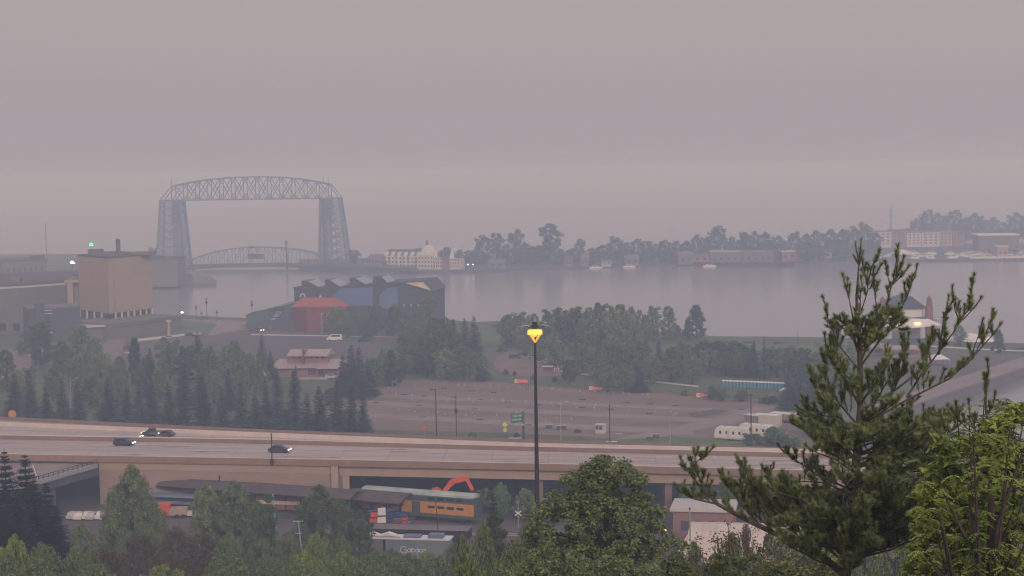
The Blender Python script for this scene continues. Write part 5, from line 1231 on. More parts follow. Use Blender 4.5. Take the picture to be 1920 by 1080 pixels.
o = thing('yard_lamp', 'glowing amber yard lamp low behind the broad leafy tree', 'lamp', Q(1247, 995, 300)); zz = o.location.z - ZG
MB().tube([(0, 0, -zz), (0, 0, 0)], .08, 6).build('pole', M['dark'], o); MB().dome(0, 0, 0, .28, .28, .3, 8, 3).build('bulb', M['mast_lamp'], o)
# utility poles in front
def upole(label, px, ytop, dist, r, arms, m='steel_pale', lean=0.0, z0=None):
    b = Q(px, 540, dist); zb = hill(dist); t = Q(px, ytop, dist); b = Vector((b.x, b.y, zb)); bx = t.x - b.x
    o = thing('utility_pole', label, 'utility pole', b); h = t.z - zb
    MB().tube([(0, 0, -.5), (bx, 0, h)], [r, r * .75], 8).build('shaft', M[m], o); mb = MB()
    for f, w_ in arms: MB().box(bx - w_, -.06, h - f - .08, bx + w_, .06, h - f + .08).cyl(bx - w_ * .9, 0, h - f, .06, .25, 6).cyl(bx + w_ * .9, 0, h - f, .06, .25, 6).build('crossarm', M[m], o)
    if not arms: MB().cyl(bx, 0, h, r * .9, .15, 8).build('cap', M['dark'], o)
    return o
upole('bare grey utility pole between the leafy trees below the highway', 511, 924, 285, .22, [])
upole('short grey utility pole with two crossarms near the brown shrubs', 559, 976, 270, .15, [(.15, .8), (2.1, .5)])
upole('thin grey pole standing before the cream tent', 1293, 955, 150, .09, [])
upole('dark cable post in front of the orange coach', 817, 940, 300, .09, [], 'black_metal')
# ------------------------------------------------------------------ trees
def leafset(V, Fc, c, n, spread, size, rnd, flat=1.0, shell=.6, long=1.0):
    for _ in range(n):
        while True:
            x, y, z = rnd.uniform(-1, 1), rnd.uniform(-1, 1), rnd.uniform(-1, 1); r2 = x * x + y * y + z * z
            if .02 < r2 < 1: break
        k = (shell + (1 - shell) * rnd.random()) / math.sqrt(r2)
        px, py, pz = c[0] + x * k * spread, c[1] + y * k * spread, c[2] + z * k * spread * flat
        s = size * rnd.uniform(.6, 1.3)
        a = Vector((rnd.gauss(0, 1), rnd.gauss(0, 1), rnd.gauss(0, .55))).normalized(); b = a.cross(Vector((rnd.gauss(0, 1), rnd.gauss(0, 1), rnd.gauss(0, 1)))).normalized()
        a = a * s * long; b = b * s * .55; i = len(V); q = Vector((px, py, pz))
        V += [tuple(q - a), tuple(q + b), tuple(q + a), tuple(q - b)]; Fc.append((i, i + 1, i + 2, i + 3))
def tomesh(name, V, Fc, m):
    me = bpy.data.meshes.new(name); me.from_pydata(V, [], Fc); me.materials.append(m); me.update(); return me
def decid(seed, H, W, nc, nl, leaf, m, clump=.30, base=.22, shape='round', bark='bark', limbs=8, tall=1.0):
    rnd = random.Random(seed); V = []; Fc = []; t = MB(); cs = []
    for i in range(nc):
        f = (i + .5) / nc; zz = base + (1 - base) * (f ** .9)
        u = (zz - base) / (1 - base)
        if shape == 'round': r = math.sqrt(max(.02, 1 - (2 * u - .85) ** 2 * .8)) if u > .42 else .72 + .28 * u / .42
        elif shape == 'cone': r = max(.05, 1.0 - u * .95) ** .8
        elif shape == 'umbrella': r = .45 + .55 * min(1, u * 1.7) if u < .75 else 1.0 - (u - .75) * 2.2
        else: r = .55 + .45 * math.sin(u * 3.0)
        r = max(.12, r) * rnd.uniform(.35, 1.0); a = i * 2.399 + rnd.uniform(-.5, .5)
        cs.append((math.cos(a) * r * W / 2 * .8, math.sin(a) * r * W / 2 * .8, H * (zz - .06) + rnd.uniform(-.03, .03) * H))
    for c in cs:
        sp = W * clump * rnd.uniform(.6, 1.15) * (.75 if c[2] > H * .8 else 1)
        leafset(V, Fc, c, int(nl * rnd.uniform(.7, 1.2)), sp, leaf, rnd, flat=.72, shell=.45)
    tr = H * .018 + .08; bend = (rnd.uniform(-.3, .3), rnd.uniform(-.3, .3))
    trunk = [(0, 0, -.4), (0, 0, H * .05), (bend[0] * .5, bend[1] * .5, H * .35), (bend[0], bend[1], H * .62), (bend[0] * 1.5, bend[1] * 1.5, H * .85)]
    t.tube(trunk, [tr * 1.4, tr, tr * .75, tr * .5, tr * .15], 7)
    for c in rnd.sample(cs, min(limbs, len(cs))):
        z0 = min(c[2] * .75, H * rnd.uniform(.25, .6)); f = z0 / H
        st = (bend[0] * f * 1.4, bend[1] * f * 1.4, z0); mid = (c[0] * .5 + rnd.uniform(-.3, .3), c[1] * .5, (z0 + c[2]) / 2 - .2)
        t.tube([st, mid, c], [tr * .45, tr * .3, tr * .1], 5)
    return t.mesh('trunk', M[bark]), tomesh('crown', V, Fc, M[m])
def spruce(seed, H, W, whorls, per, m='spruce', card=.5):
    rnd = random.Random(seed); V = []; Fc = []; t = MB()
    t.tube([(0, 0, -.3), (0, 0, H * .5), (0, 0, H * .99)], [H * .016, H * .010, .02], 6)
    for k in range(whorls):
        f = (k + rnd.uniform(-.3, .3)) / whorls; f = min(.985, max(0, f)); z = H * (.06 + .93 * f); R_ = W / 2 * (1 - f) ** .82 * rnd.uniform(.82, 1.12) + .12
        n = max(4, int(per * (1 - f * .55)))
        for j in range(n):
            a = rnd.uniform(0, 6.283); L_ = R_ * rnd.uniform(.72, 1.12); ca, sa = math.cos(a), math.sin(a); droop = rnd.uniform(.12, .34) - .25 * f
            steps = max(2, int(L_ / (card * .55)))
            pv = Vector((0, 0, z))
            for s in range(steps):
                u = (s + .6) / steps; r = L_ * u; q = Vector((ca * r, sa * r, z - droop * r + .10 * r * u * u))
                w_ = card * (1.25 - .75 * u) * rnd.uniform(.7, 1.2) * (.6 + .4 * R_ / (W / 2))
                side = Vector((-sa, ca, 0)); dn = Vector((0, 0, -1)); out_ = Vector((ca, sa, -droop)).normalized()
                for sg in (-1, 1):
                    i = len(V); e1 = side * sg * w_ + out_ * w_ * .55 + dn * w_ * rnd.uniform(.15, .55)
                    V.extend([tuple(q - out_ * w_ * .35), tuple(q + e1 * .6 - out_ * w_ * .15), tuple(q + e1), tuple(q + out_ * w_ * .6)]); Fc.append((i, i + 1, i + 2, i + 3))
                if rnd.random() < .5:
                    i = len(V); V.extend([tuple(q - out_ * w_ * .4), tuple(q + out_ * w_ * .4), tuple(q + dn * w_ * .8 + out_ * w_ * .1)]); Fc.append((i, i + 1, i + 2))
    return t.mesh('trunk', M['bark']), tomesh('crown', V, Fc, M[m])
PR = {}
for i, s in enumerate((1, 2, 3)): PR['spruce%d' % i] = (spruce(s, 14, 7.4 + .5 * i, 34, 20, card=.66), 14, 6.4)
PR['slim'] = (spruce(9, 14, 4.0, 30, 12, card=.5), 14, 4.0)
PR['round0'] = (decid(11, 11, 9.5, 34, 150, .27, 'leaf', clump=.17), 11, 10)
PR['round1'] = (decid(12, 11, 10, 40, 130, .28, 'leaf', clump=.15, base=.15), 11, 10)
PR['round2'] = (decid(13, 11, 9, 26, 190, .26, 'leaf', clump=.19, base=.2, shape='oval'), 11, 10)
PR['tall0'] = (decid(14, 14, 8, 36, 140, .28, 'leaf', clump=.17, base=.12, shape='oval'), 14, 8)
PR['cone0'] = (decid(15, 13, 9, 40, 130, .28, 'leaf_far', clump=.15, base=.1, shape='cone'), 13, 9)
PR['umb0'] = (decid(16, 10, 10, 26, 120, .27, 'leaf_far', clump=.15, base=.45, shape='umbrella'), 10, 10)
PR['far0'] = (decid(17, 14, 12, 24, 70, .62, 'leaf_far', clump=.19, base=.08, shape='oval', limbs=5), 14, 12)
PR['far1'] = (decid(18, 14, 13, 30, 60, .62, 'leaf_far', clump=.17, base=.05, limbs=5), 14, 13)
PR['far2'] = (decid(19, 14, 8, 18, 60, .6, 'leaf_far', clump=.2, base=.3, shape='umbrella', limbs=6), 14, 8)
PR['bush'] = (decid(20, 3, 4.2, 16, 90, .22, 'leaf', clump=.19, base=.0), 3, 4.4)
def plant(kind, p, h, w_, label, cat='tree', group=None, name=None, rz=None, m=None):
    (tm, cm_), H, W = PR[kind]
    nm = name or {'s': 'spruce_tree', 'b': 'bush'}.get(kind[0], 'broadleaf_tree')
    o = thing(nm, label, cat, p, rnd.uniform(0, 6.28) if rz is None else rz, group)
    o.scale = (w_ / W, w_ / W, h / H)
    link('trunk', tm, o); link('crown', cm_, o); return o
def ptree(kind, px, ytop, ybase, wpx, label, group=None, z=ZG, **k):
    p = P(px, ybase, z); s = 3200 / p.y
    return plant(kind, p, (ybase - ytop) / s * 1.03, max(1.5, wpx / s), label, group=group, **k)
rnd = random.Random(31)
# spruce row behind the highway
row = [(58, 690, 812, 44), (88, 722, 808, 34), (118, 706, 812, 36), (148, 712, 814, 36), (204, 706, 812, 50), (240, 726, 808, 36), (262, 708, 814, 42), (286, 700, 812, 40), (318, 716, 816, 42), (346, 722, 818, 38), (382, 702, 818, 40), (418, 722, 820, 40), (454, 716, 822, 42), (480, 730, 818, 34), (500, 712, 822, 34), (521, 690, 822, 40), (553, 690, 826, 44), (577, 735, 822, 34), (600, 722, 826, 46), (634, 712, 828, 44), (660, 722, 828, 38), (682, 736, 832, 40)]
for i, (px, yt, yb_, w_) in enumerate(row):
    tall = 'tall' if yb_ - yt > 112 else ('short' if yb_ - yt < 96 else 'mid sized')
    ptree('spruce%d' % (i % 3), px, yt, yb_, w_ * 1.12, '%s spruce, %s from the left in the row behind the highway' % (tall, ordn(i)), 'spruces in the row behind the highway')
# second belt: trees between highway and arena/aquarium
belt = [
 ('tall0', 14, 655, 735, 46), ('round0', 40, 640, 668, 26), ('round1', 76, 604, 690, 66), ('round0', 118, 640, 710, 52), ('round2', 52, 688, 745, 52), ('tall0', 150, 610, 700, 56), ('round1', 100, 690, 752, 48), ('spruce1', 30, 700, 780, 44),
 ('round0', 178, 632, 706, 54), ('round2', 190, 665, 740, 56), ('cone0', 254, 632, 720, 44), ('round1', 225, 668, 742, 50), ('spruce0', 283, 652, 745, 36), ('round0', 275, 668, 735, 48), ('round2', 318, 635, 712, 58), ('round0', 300, 690, 752, 46),
 ('tall0', 350, 648, 720, 50), ('spruce0', 372, 622, 690, 34), ('spruce2', 345, 680, 760, 34), ('round1', 392, 650, 726, 56), ('round2', 425, 648, 716, 48), ('round0', 440, 640, 712, 54), ('spruce1', 444, 638, 700, 30), ('round1', 470, 660, 730, 46), ('round0', 402, 696, 755, 52), ('spruce1', 375, 690, 768, 34), ('spruce0', 430, 690, 770, 32), ('round2', 455, 700, 760, 50), ('spruce2', 492, 626, 690, 26), ('round1', 490, 668, 735, 40), ('spruce0', 508, 656, 712, 22), ('tall0', 170, 705, 765, 50), ('round0', 222, 712, 770, 46), ('round1', 140, 668, 735, 44),
 ('spruce0', 520, 688, 735, 20), ('spruce1', 555, 684, 735, 18), ('spruce2', 660, 646, 745, 42), ('spruce0', 674, 650, 748, 40), ('spruce1', 644, 664, 742, 34), ('spruce2', 690, 672, 742, 40), ('round0', 620, 728, 765, 36), ('round1', 724, 652, 720, 58), ('round0', 748, 665, 716, 46), ('round2', 708, 668, 726, 44), ('cone0', 733, 655, 724, 40),
 ('round1', 632, 575, 626, 58), ('round0', 670, 585, 628, 54), ('round2', 706, 572, 630, 52), ('round1', 742, 570, 632, 56), ('round0', 778, 582, 630, 50), ('round2', 802, 558, 624, 44), ('round0', 650, 600, 632, 44), ('round1', 690, 598, 640, 46), ('round2', 765, 598, 650, 60),
 ('round0', 786, 615, 676, 62), ('tall0', 820, 594, 690, 66), ('round1', 846, 600, 700, 60), ('spruce0', 872, 596, 680, 34), ('spruce1', 890, 592, 682, 36), ('round2', 800, 648, 708, 60), ('round1', 835, 655, 712, 58), ('round0', 870, 650, 714, 62), ('spruce2', 790, 630, 700, 34), ('round2', 895, 665, 712, 46), ('tall0', 760, 625, 690, 50), ('round0', 905, 690, 716, 34)]
for i, (kd, px, yt, yb_, w_) in enumerate(belt):
    sp_ = kd.startswith('spruce')
    if px < 330: where = 'below the cream auditorium'
    elif px < 530: where = 'near the pink roofed pavilion'
    elif px < 760 and yb_ < 655: where = 'against the blue aquarium'
    elif px < 760: where = 'behind the lot corner'
    else: where = 'between aquarium and gravel lot'
    adj = ('narrow dark spruce' if sp_ else {'r': 'round crowned tree', 't': 'tall oval tree', 'c': 'conical leafy tree'}[kd[0]])
    same = [b for b in belt[:i] if b[0][0] == kd[0] and ((b[1] < 330) == (px < 330)) and abs(b[1] - px) < 400]
    ptree(kd, px, yt, yb_, w_ * 1.1, '%s, %s from the left %s' % (adj, ordn(len([b for b in belt if b[0][0] == kd[0] and (b[1], b[2]) < (px, yt)])), where), 'trees between the highway and the harbour buildings')
grove = [('round0', 952, 590, 648, 46), ('tall0', 975, 585, 655, 46), ('round1', 1000, 588, 650, 50), ('tall0', 1030, 580, 650, 46), ('round2', 1055, 578, 660, 56), ('tall0', 1080, 575, 660, 46), ('round0', 1105, 578, 665, 56), ('tall0', 1127, 568, 660, 44), ('round1', 1150, 574, 668, 56), ('tall0', 1165, 570, 660, 40), ('round2', 1188, 578, 666, 46), ('tall0', 1226, 574, 640, 36), ('tall0', 1254, 574, 638, 36), ('round0', 1210, 590, 650, 34), ('cone0', 1306, 571, 634, 52), ('cone0', 1290, 596, 634, 24), ('round1', 1270, 610, 636, 24),
 ('round1', 1040, 625, 690, 56), ('round0', 1068, 674, 722, 40), ('round2', 1092, 640, 700, 58), ('round1', 1120, 650, 712, 60), ('round0', 1150, 640, 706, 66), ('round2', 1180, 650, 712, 56), ('tall0', 1205, 638, 708, 46), ('spruce0', 1236, 636, 700, 28), ('round0', 1012, 640, 672, 34), ('round1', 1225, 665, 720, 50), ('spruce2', 1200, 690, 735, 34), ('round2', 1140, 690, 735, 60), ('round0', 1172, 690, 735, 46), ('round1', 985, 625, 662, 36), ('round0', 958, 625, 650, 36),
 ('umb0', 1318, 640, 690, 62), ('umb0', 1345, 642, 696, 60), ('umb0', 1372, 640, 694, 62), ('round2', 1330, 655, 700, 54), ('round0', 1362, 660, 704, 56), ('tall0', 1402, 646, 706, 44), ('round1', 1445, 650, 704, 50), ('round0', 1280, 640, 704, 50), ('tall0', 1258, 650, 716, 44), ('round2', 1298, 668, 720, 44), ('round0', 1540, 668, 745, 60), ('round2', 1495, 655, 715, 50), ('round1', 1395, 660, 706, 44), ('spruce0', 1414, 638, 708, 26), ('slim', 1433, 628, 710, 26), ('umb0', 1282, 660, 700, 36), ('round0', 1380, 680, 708, 36), ('round2', 1305, 680, 712, 40), ('round2', 1458, 650, 706, 50), ('round1', 1485, 645, 706, 56), ('round0', 1515, 655, 730, 56), ('tall0', 1545, 640, 735, 50), ('round2', 1575, 660, 740, 56), ('spruce1', 1500, 690, 765, 40), ('spruce0', 1478, 700, 768, 38), ('spruce2', 1525, 690, 775, 44), ('cone0', 1566, 600, 668, 44), ('round1', 1600, 640, 720, 60), ('round0', 1620, 690, 760, 60), ('cone0', 1872, 617, 662, 34), ('round0', 1800, 610, 648, 30), ('round2', 1350, 728, 752, 40), ('round0', 1392, 730, 752, 44), ('round1', 1335, 722, 748, 26), ('round0', 1520, 760, 815, 70), ('round1', 1450, 800, 838, 60), ('round2', 1410, 812, 842, 54)]
for i, (kd, px, yt, yb_, w_) in enumerate(grove):
    adj = {'s': 'dark spruce', 'r': 'round crowned tree', 't': 'tall oval tree', 'c': 'conical leafy tree', 'u': 'spreading flat topped pine'}[kd[0]]
    where = 'behind the lamp mast' if px < 1260 else ('near the blue toilets' if px < 1460 else 'behind the big pine')
    n_ = len([b for b in grove if b[0][0] == kd[0] and (b[1], b[2]) < (px, yt)])
    ptree(kd, px, yt, yb_, w_ * 1.12, 'lakeside %s, %s from the left %s' % (adj, ordn(n_), where), 'trees of the lakeside park')
# bushes
bs = [(948, 703, 10, 16), (965, 705, 9, 12), (915, 712, 11, 24), (1040, 716, 9, 16), (1000, 712, 8, 14), (1285, 742, 14, 26), (1340, 742, 12, 20), (1445, 756, 14, 60), (883, 824, 14, 22), (968, 828, 16, 20), (1450, 834, 16, 50), (1480, 838, 24, 60), (1250, 636, 5, 30), (1290, 639, 6, 30), (1350, 642, 4, 40), (1400, 643, 4, 30), (1460, 645, 5, 30), (1690, 650, 5, 30), (1920, 655, 4, 60), (930, 612, 4, 40), (890, 822, 10, 14), (1083, 812, 8, 20)]
for i, (px, yb_, h_, w_) in enumerate(bs):
    ptree('bush', px, yb_ - h_, yb_, w_, 'low green bush, %s from the left along the park and lot edges' % ordn(len([b for b in bs if b[0] < px])), 'bushes along the park and lot edges', cat='bush')
# under and beyond the viaduct opening
ub = [(940, 905, 960, 46), (985, 915, 965, 60), (905, 915, 950, 40), (1040, 920, 970, 60), (1300, 905, 975, 60), (1360, 900, 970, 60)]
for i, (px, yt, yb_, w_) in enumerate(ub):
    ptree('round%d' % (i % 3), px, yt, yb_ + 12, w_, 'shaded scrubby tree, %s from the left in the viaduct opening' % ordn(i), 'scrub trees in the viaduct opening')
# far shore skyline
def sky_at(px, pts):
    for (a, b), (c, d) in zip(pts, pts[1:]):
        if px <= c: return b + (d - b) * (px - a) / (c - a)
    return pts[-1][1]
FT = [(664, 465, 22, 2), (690, 482, 26, 1), (730, 480, 30, 1), (755, 474, 22, 0), (784, 462, 20, 2), (800, 475, 30, 1), (838, 464, 26, 0), (858, 468, 14, 0), (880, 466, 24, 0), (893, 464, 22, 1), (906, 442, 40, 0), (931, 436, 26, 2), (945, 458, 28, 1), (968, 431, 36, 0), (985, 452, 30, 1), (1000, 458, 36, 1), (1033, 418, 44, 2), (1020, 455, 34, 0), (1052, 463, 36, 1), (1075, 462, 34, 1), (1088, 445, 22, 2), (1110, 460, 36, 1), (1130, 456, 34, 1), (1155, 441, 38, 0), (1175, 448, 34, 1), (1197, 446, 36, 0), (1218, 448, 36, 1), (1245, 445, 36, 0), (1268, 450, 34, 1), (1288, 446, 30, 1), (1308, 435, 28, 0), (1325, 442, 30, 1), (1346, 424, 44, 0), (1372, 440, 34, 1), (1395, 430, 26, 2), (1412, 427, 34, 0), (1436, 432, 36, 1), (1460, 436, 34, 1), (1489, 429, 34, 0), (1512, 436, 34, 1), (1535, 425, 34, 0), (1558, 424, 36, 1), (1580, 426, 36, 1), (1600, 416, 36, 0), (1622, 414, 36, 0), (1642, 430, 28, 1)]
for i, (px, yt, w_, kd) in enumerate(FT):
    yb_ = 501 - (px - 700) * .011; d_ = 1290 + (i % 3) * 22
    p = Q(px, 500, d_); p.z = 1.8; top = Q(px, yt, d_).z
    s = 3200 / d_
    plant('far%d' % kd, p, (top - 1.8) * (1.02 if i in (10, 11, 13, 16, 32) else .93 + .05 * math.sin(i * 2.3)), w_ * 1.15 / s, 'hazy tree, %s from the bridge end in the far shore tree line' % ordn(i), group='trees along the far shore')
FT2 = [(1700, 428, 40, 1), (1722, 408, 36, 0), (1738, 394, 34, 0), (1762, 400, 34, 0), (1788, 395, 42, 0), (1812, 408, 30, 1), (1830, 400, 34, 0), (1858, 408, 32, 0), (1880, 416, 30, 1), (1903, 399, 34, 0), (1925, 410, 34, 0), (1655, 440, 30, 1), (1680, 440, 34, 1)]
for i, (px, yt, w_, kd) in enumerate(sorted(FT2)):
    d_ = 1600; p = Q(px, 500, d_); p.z = 1.8
    plant('far%d' % kd, p, (Q(px, yt, d_).z - 1.8) * 1.02, w_ * 1.25 / 2, 'tall hazy tree, %s from the left behind apartments and hangar' % ordn(i), group='tall trees behind the far marina')
for i, (px, yt, w_) in enumerate(((284, 466, 12), (292, 468, 12), (300, 477, 16), (312, 478, 12))):
    p = Q(px, 500, 1500); p.z = 1.5; plant('far%d' % (i % 2), p, Q(px, yt, 1500).z, w_ / 2.1 * 1.2, 'dim distant tree, %s from the left behind the dark canal hall' % ordn(i), group='distant trees beyond the canal hall')

# hillside below the camera
def htree(kind, px, ytop, d_, wpx, label, group='trees on the near hillside', **k):
    p = Q(px, 540, d_); p.z = hill(d_) - .3; top = Q(px, ytop, d_).z; p.x = Q(px, (ytop + 1040) / 2, d_).x
    return plant(kind, p, (top - p.z) * 1.02, wpx * d_ / 3200, label, group=group, **k)
M['spruce_near'] = mat('near spruce needles', (0.014, 0.024, 0.018), 0.85, scale=.9, c2=(.045, .062, .05))
PR['nspruce'] = (spruce(41, 18, 9.5, 44, 30, 'spruce_near', card=.5), 18, 7.4)
PR['nleaf0'] = (decid(42, 13, 12, 80, 260, .17, 'leaf_near', clump=.125, base=.04), 13, 12)
PR['nleaf1'] = (decid(43, 13, 11.5, 80, 240, .17, 'leaf_near', clump=.125, base=.04), 13, 11)
PR['nslim'] = (decid(44, 13, 5, 40, 200, .15, 'leaf', clump=.2, base=.03, shape='oval'), 13, 5.6)
PR['brown'] = (decid(45, 5, 8, 34, 140, .13, 'leaf_brown', clump=.14, base=.1, limbs=26, bark='bark_pale'), 5, 8.5)
PR['scrub'] = (decid(46, 5, 8, 34, 220, .14, 'leaf_mid', clump=.13, base=.05, limbs=14), 5, 8.5)
PR['yscrub'] = (decid(47, 5, 8, 30, 200, .15, 'leaf_yellow', clump=.13, base=.05, limbs=10), 5, 8.5)
for px, yt, d_, w_, lab in ((12, 845, 225, 105, 'tall near spruce with a slim tip at the very left edge'), (50, 852, 232, 115, 'near spruce with a pointed tip just above the ramp bridge'), (-20, 880, 215, 120, 'near spruce cut by the frame edge'), (88, 905, 226, 105, 'bushy near spruce below the end of the ramp bridge'), (30, 925, 212, 110, 'low near spruce in front of the pointed ones'), (105, 950, 222, 90, 'short near spruce beside the white cars'), (65, 900, 220, 110, 'full near spruce between the two pointed tips'), (10, 960, 205, 110, 'lowest near spruce in the corner above the shrubs')):
    htree('nspruce', px, yt, d_, w_ * 1.1, lab, 'near spruces at the lower left')
for px, yt, d_, w_, kd, lab in ((248, 876, 280, 118, 'nleaf0', 'big leafy tree in front of the retaining wall and canopy'), (225, 905, 284, 80, 'nleaf1', 'leafy tree leaning against the big one by the wall'), (288, 940, 282, 70, 'nleaf0', 'lower leafy tree by the red engine'), (388, 908, 283, 84, 'nleaf1', 'leafy tree with a broken crown under the canopy roof'), (440, 905, 281, 110, 'nleaf0', 'widest leafy tree of the middle group'), (505, 922, 280, 46, 'nslim', 'narrow dark tree beside the bare grey utility pole'), (478, 938, 283, 90, 'nleaf1', 'leafy tree between the widest one and the grey pole'), (600, 912, 280, 108, 'nleaf0', 'rounded leafy tree in front of the shorter canopy'), (575, 935, 284, 70, 'nleaf1', 'leafy tree beside the two armed utility pole'), (640, 935, 283, 60, 'nleaf1', 'leafy tree close to the dark columnar tree'), (674, 952, 278, 40, 'nslim', 'dark columnar tree next to the gondola wagon'), (690, 960, 279, 34, 'nslim', 'second dark columnar tree next to the gondola wagon')):
    htree(kd, px, yt, d_, w_ * (1.15 if 'leaf' in kd else 1), lab, 'leafy trees along the rail yard')
sc_l = [(150, 985, 268, 90, 'scrub'), (210, 975, 272, 90, 'scrub'), (280, 985, 270, 80, 'scrub'), (330, 990, 262, 110, 'brown'), (265, 1005, 255, 120, 'brown'), (385, 1000, 262, 110, 'brown'), (430, 1005, 258, 100, 'scrub'), (490, 1010, 262, 90, 'scrub'), (540, 1000, 260, 80, 'scrub'), (590, 1000, 262, 90, 'yscrub'), (640, 1005, 262, 80, 'scrub'), (25, 1005, 190, 110, 'yscrub'), (80, 1020, 195, 110, 'scrub'), (140, 1030, 200, 110, 'scrub'), (200, 1030, 210, 120, 'brown'), (320, 1040, 215, 120, 'brown'), (420, 1040, 215, 120, 'scrub'), (500, 1045, 220, 110, 'scrub'), (570, 1035, 222, 110, 'yscrub'), (640, 1035, 225, 110, 'yscrub'), (700, 1035, 225, 110, 'scrub'), (760, 1040, 225, 110, 'scrub'), (820, 1045, 220, 100, 'scrub'), (60, 1050, 170, 150, 'scrub'), (730, 1030, 262, 80, 'scrub'), (800, 1034, 262, 80, 'yscrub'), (850, 1020, 260, 70, 'scrub'), (180, 1060, 180, 150, 'scrub'), (300, 1060, 185, 150, 'yscrub'), (430, 1062, 190, 150, 'scrub'), (560, 1062, 190, 150, 'scrub'), (690, 1060, 190, 150, 'scrub'), (10, 1040, 175, 120, 'scrub')]
for i, (px, yt, d_, w_, kd) in enumerate(sc_l):
    adj = {'scrub': 'green hillside shrub', 'brown': 'brownish twiggy hillside shrub', 'yscrub': 'yellow green hillside shrub'}[kd]
    htree(kd, px, yt, d_, w_, '%s, %s of its colour from the left at the bottom edge' % (adj, ordn(len([b for b in sc_l if b[4] == kd and (b[0], b[1]) < (px, yt)]))), 'shrubs along the bottom edge', cat='shrub', name='shrub')
# middle thicket around the mast foot
mid = [(905, 985, 150, 90, 'scrub', 'thin leafed shrub left of the mast foot'), (870, 1010, 140, 80, 'scrub', 'shrub against the blue grey freight car'), (930, 960, 175, 70, 'nslim', 'grey green upright tree in front of the crossing sign'), (985, 985, 160, 80, 'scrub', 'shrub hiding the foot of the tall mast'), (960, 1020, 130, 120, 'scrub', 'dense shrub at the bottom centre'), (1020, 1020, 125, 120, 'scrub', 'dense shrub just below the tall mast'), (880, 1045, 120, 110, 'yscrub', 'yellowish shrub at the bottom by the freight car'), (990, 950, 240, 50, 'nspruce', 'small dark conifer before the crossing sign'), (925, 925, 245, 60, 'nspruce', 'grey conifer top beside the end of the coach')]
for px, yt, d_, w_, kd, lab in mid:
    htree(kd, px, yt, d_, w_, lab, 'thicket around the mast foot', cat='tree' if kd in ('nslim', 'nspruce') else 'shrub', name='shrub' if 'scrub' in kd else None)
for i, (px, yt, d_, w_, kd) in enumerate(((1300, 1022, 150, 90, 'scrub'), (1370, 1006, 140, 100, 'scrub'), (1450, 1000, 150, 100, 'scrub'), (1530, 985, 150, 110, 'scrub'), (1620, 975, 140, 120, 'scrub'), (1340, 1045, 120, 110, 'brown'), (1420, 1045, 120, 110, 'scrub'), (1500, 1050, 120, 120, 'brown'), (1580, 1040, 110, 130, 'scrub'), (1400, 985, 170, 60, 'brown'), (1480, 990, 170, 70, 'scrub'), (1680, 960, 150, 120, 'scrub'))):
    htree(kd, px, yt, d_, w_, '%s shrub, %s from the left before the cream tent' % ({'scrub': 'green', 'brown': 'brownish'}[kd], ordn(i)), 'shrubs in front of the cream tent', cat='shrub', name='shrub')
# broad tree in the middle foreground
rnd2 = random.Random(77)
def traced_tree(name, label, px_base, d_, blobs, leaf, nl, m, bark='bark', cat='tree', long=1.0, shell=.3, trs=1.0):
    p = Q(px_base, 1080, d_); p.z = hill(d_) - .5; o = thing(name, label, cat, p); s = 3200 / d_; V = []; Fc = []; t = MB(); rr = random.Random(int(px_base))
    cs = []
    for (px, py, r) in blobs:
        n = max(2, int((r / 17) ** 2))
        for _ in range(n * 2):
            a, b, c = rr.gauss(0, .45), rr.gauss(0, .42), rr.gauss(0, .5); q = Q(px + a * r, py + b * r, d_)
            cs.append((q.x - p.x, c * r / s * 1.1, q.z - p.z))
    for c in cs: leafset(V, Fc, c, nl, rr.uniform(10, 24) / s, leaf, rr, flat=.75, shell=shell, long=long)
    top = max(c[2] for c in cs); tr = top * .022 * trs
    t.tube([(0, 0, -1), (.1, 0, top * .4), (0, .1, top * .7)], [tr * 1.3, tr, tr * .5], 8)
    for c in rr.sample(cs, min(28, len(cs))):
        z0 = min(c[2] * .8, top * rr.uniform(.25, .65)); t.tube([(.05, 0, z0), (c[0] * .5, c[1] * .5, (z0 + c[2]) / 2), c], [tr * .45, tr * .28, tr * .06], 5)
    t.build('trunk', M[bark], o); link('crown', tomesh('crown', V, Fc, M[m]), o); return o
traced_tree('broadleaf_tree', 'broad leafy green tree in the centre foreground', 1140, 95, [(1118, 905, 42), (1142, 885, 26), (1102, 882, 20), (1150, 930, 60), (1085, 930, 46), (1195, 905, 26), (1200, 935, 40), (1045, 960, 46), (1020, 1000, 40), (1100, 985, 70), (1170, 985, 70), (1215, 970, 30), (1035, 1010, 50), (1000, 1045, 40), (1110, 1045, 70), (1180, 1050, 70), (1235, 1030, 46), (1030, 1050, 50), (1130, 868, 18), (1072, 892, 20), (1180, 890, 16)], .105, 150, 'leaf_mid')
traced_tree('broadleaf_tree', 'dense dark green tree filling the bottom between mast and pine', 1060, 75, [(1040, 1060, 60), (1100, 1085, 60), (980, 1080, 60), (1180, 1080, 60), (1250, 1075, 40)], .085, 110, 'leaf_mid')
traced_tree('sumac_shrub', 'sparse reddish shrub with bare stems before the cream tent', 1365, 62, [(1335, 1015, 30), (1375, 1005, 34), (1410, 1020, 26), (1440, 1050, 34), (1480, 1060, 34), (1345, 1050, 26), (1500, 1020, 24), (1290, 1045, 22), (1320, 1030, 26), (1360, 1040, 30), (1420, 1045, 36), (1460, 1020, 30), (1520, 1050, 34)], .05, 24, 'leaf_brown', bark='bark_pale', cat='shrub')
traced_tree('pine_bough', 'low dark pine bough crossing the bottom edge beside the tent', 1300, 50, [(1270, 1060, 40), (1330, 1075, 44), (1400, 1080, 50), (1480, 1085, 50), (1560, 1080, 50)], .05, 90, 'needle', cat='shrub', long=1.6)

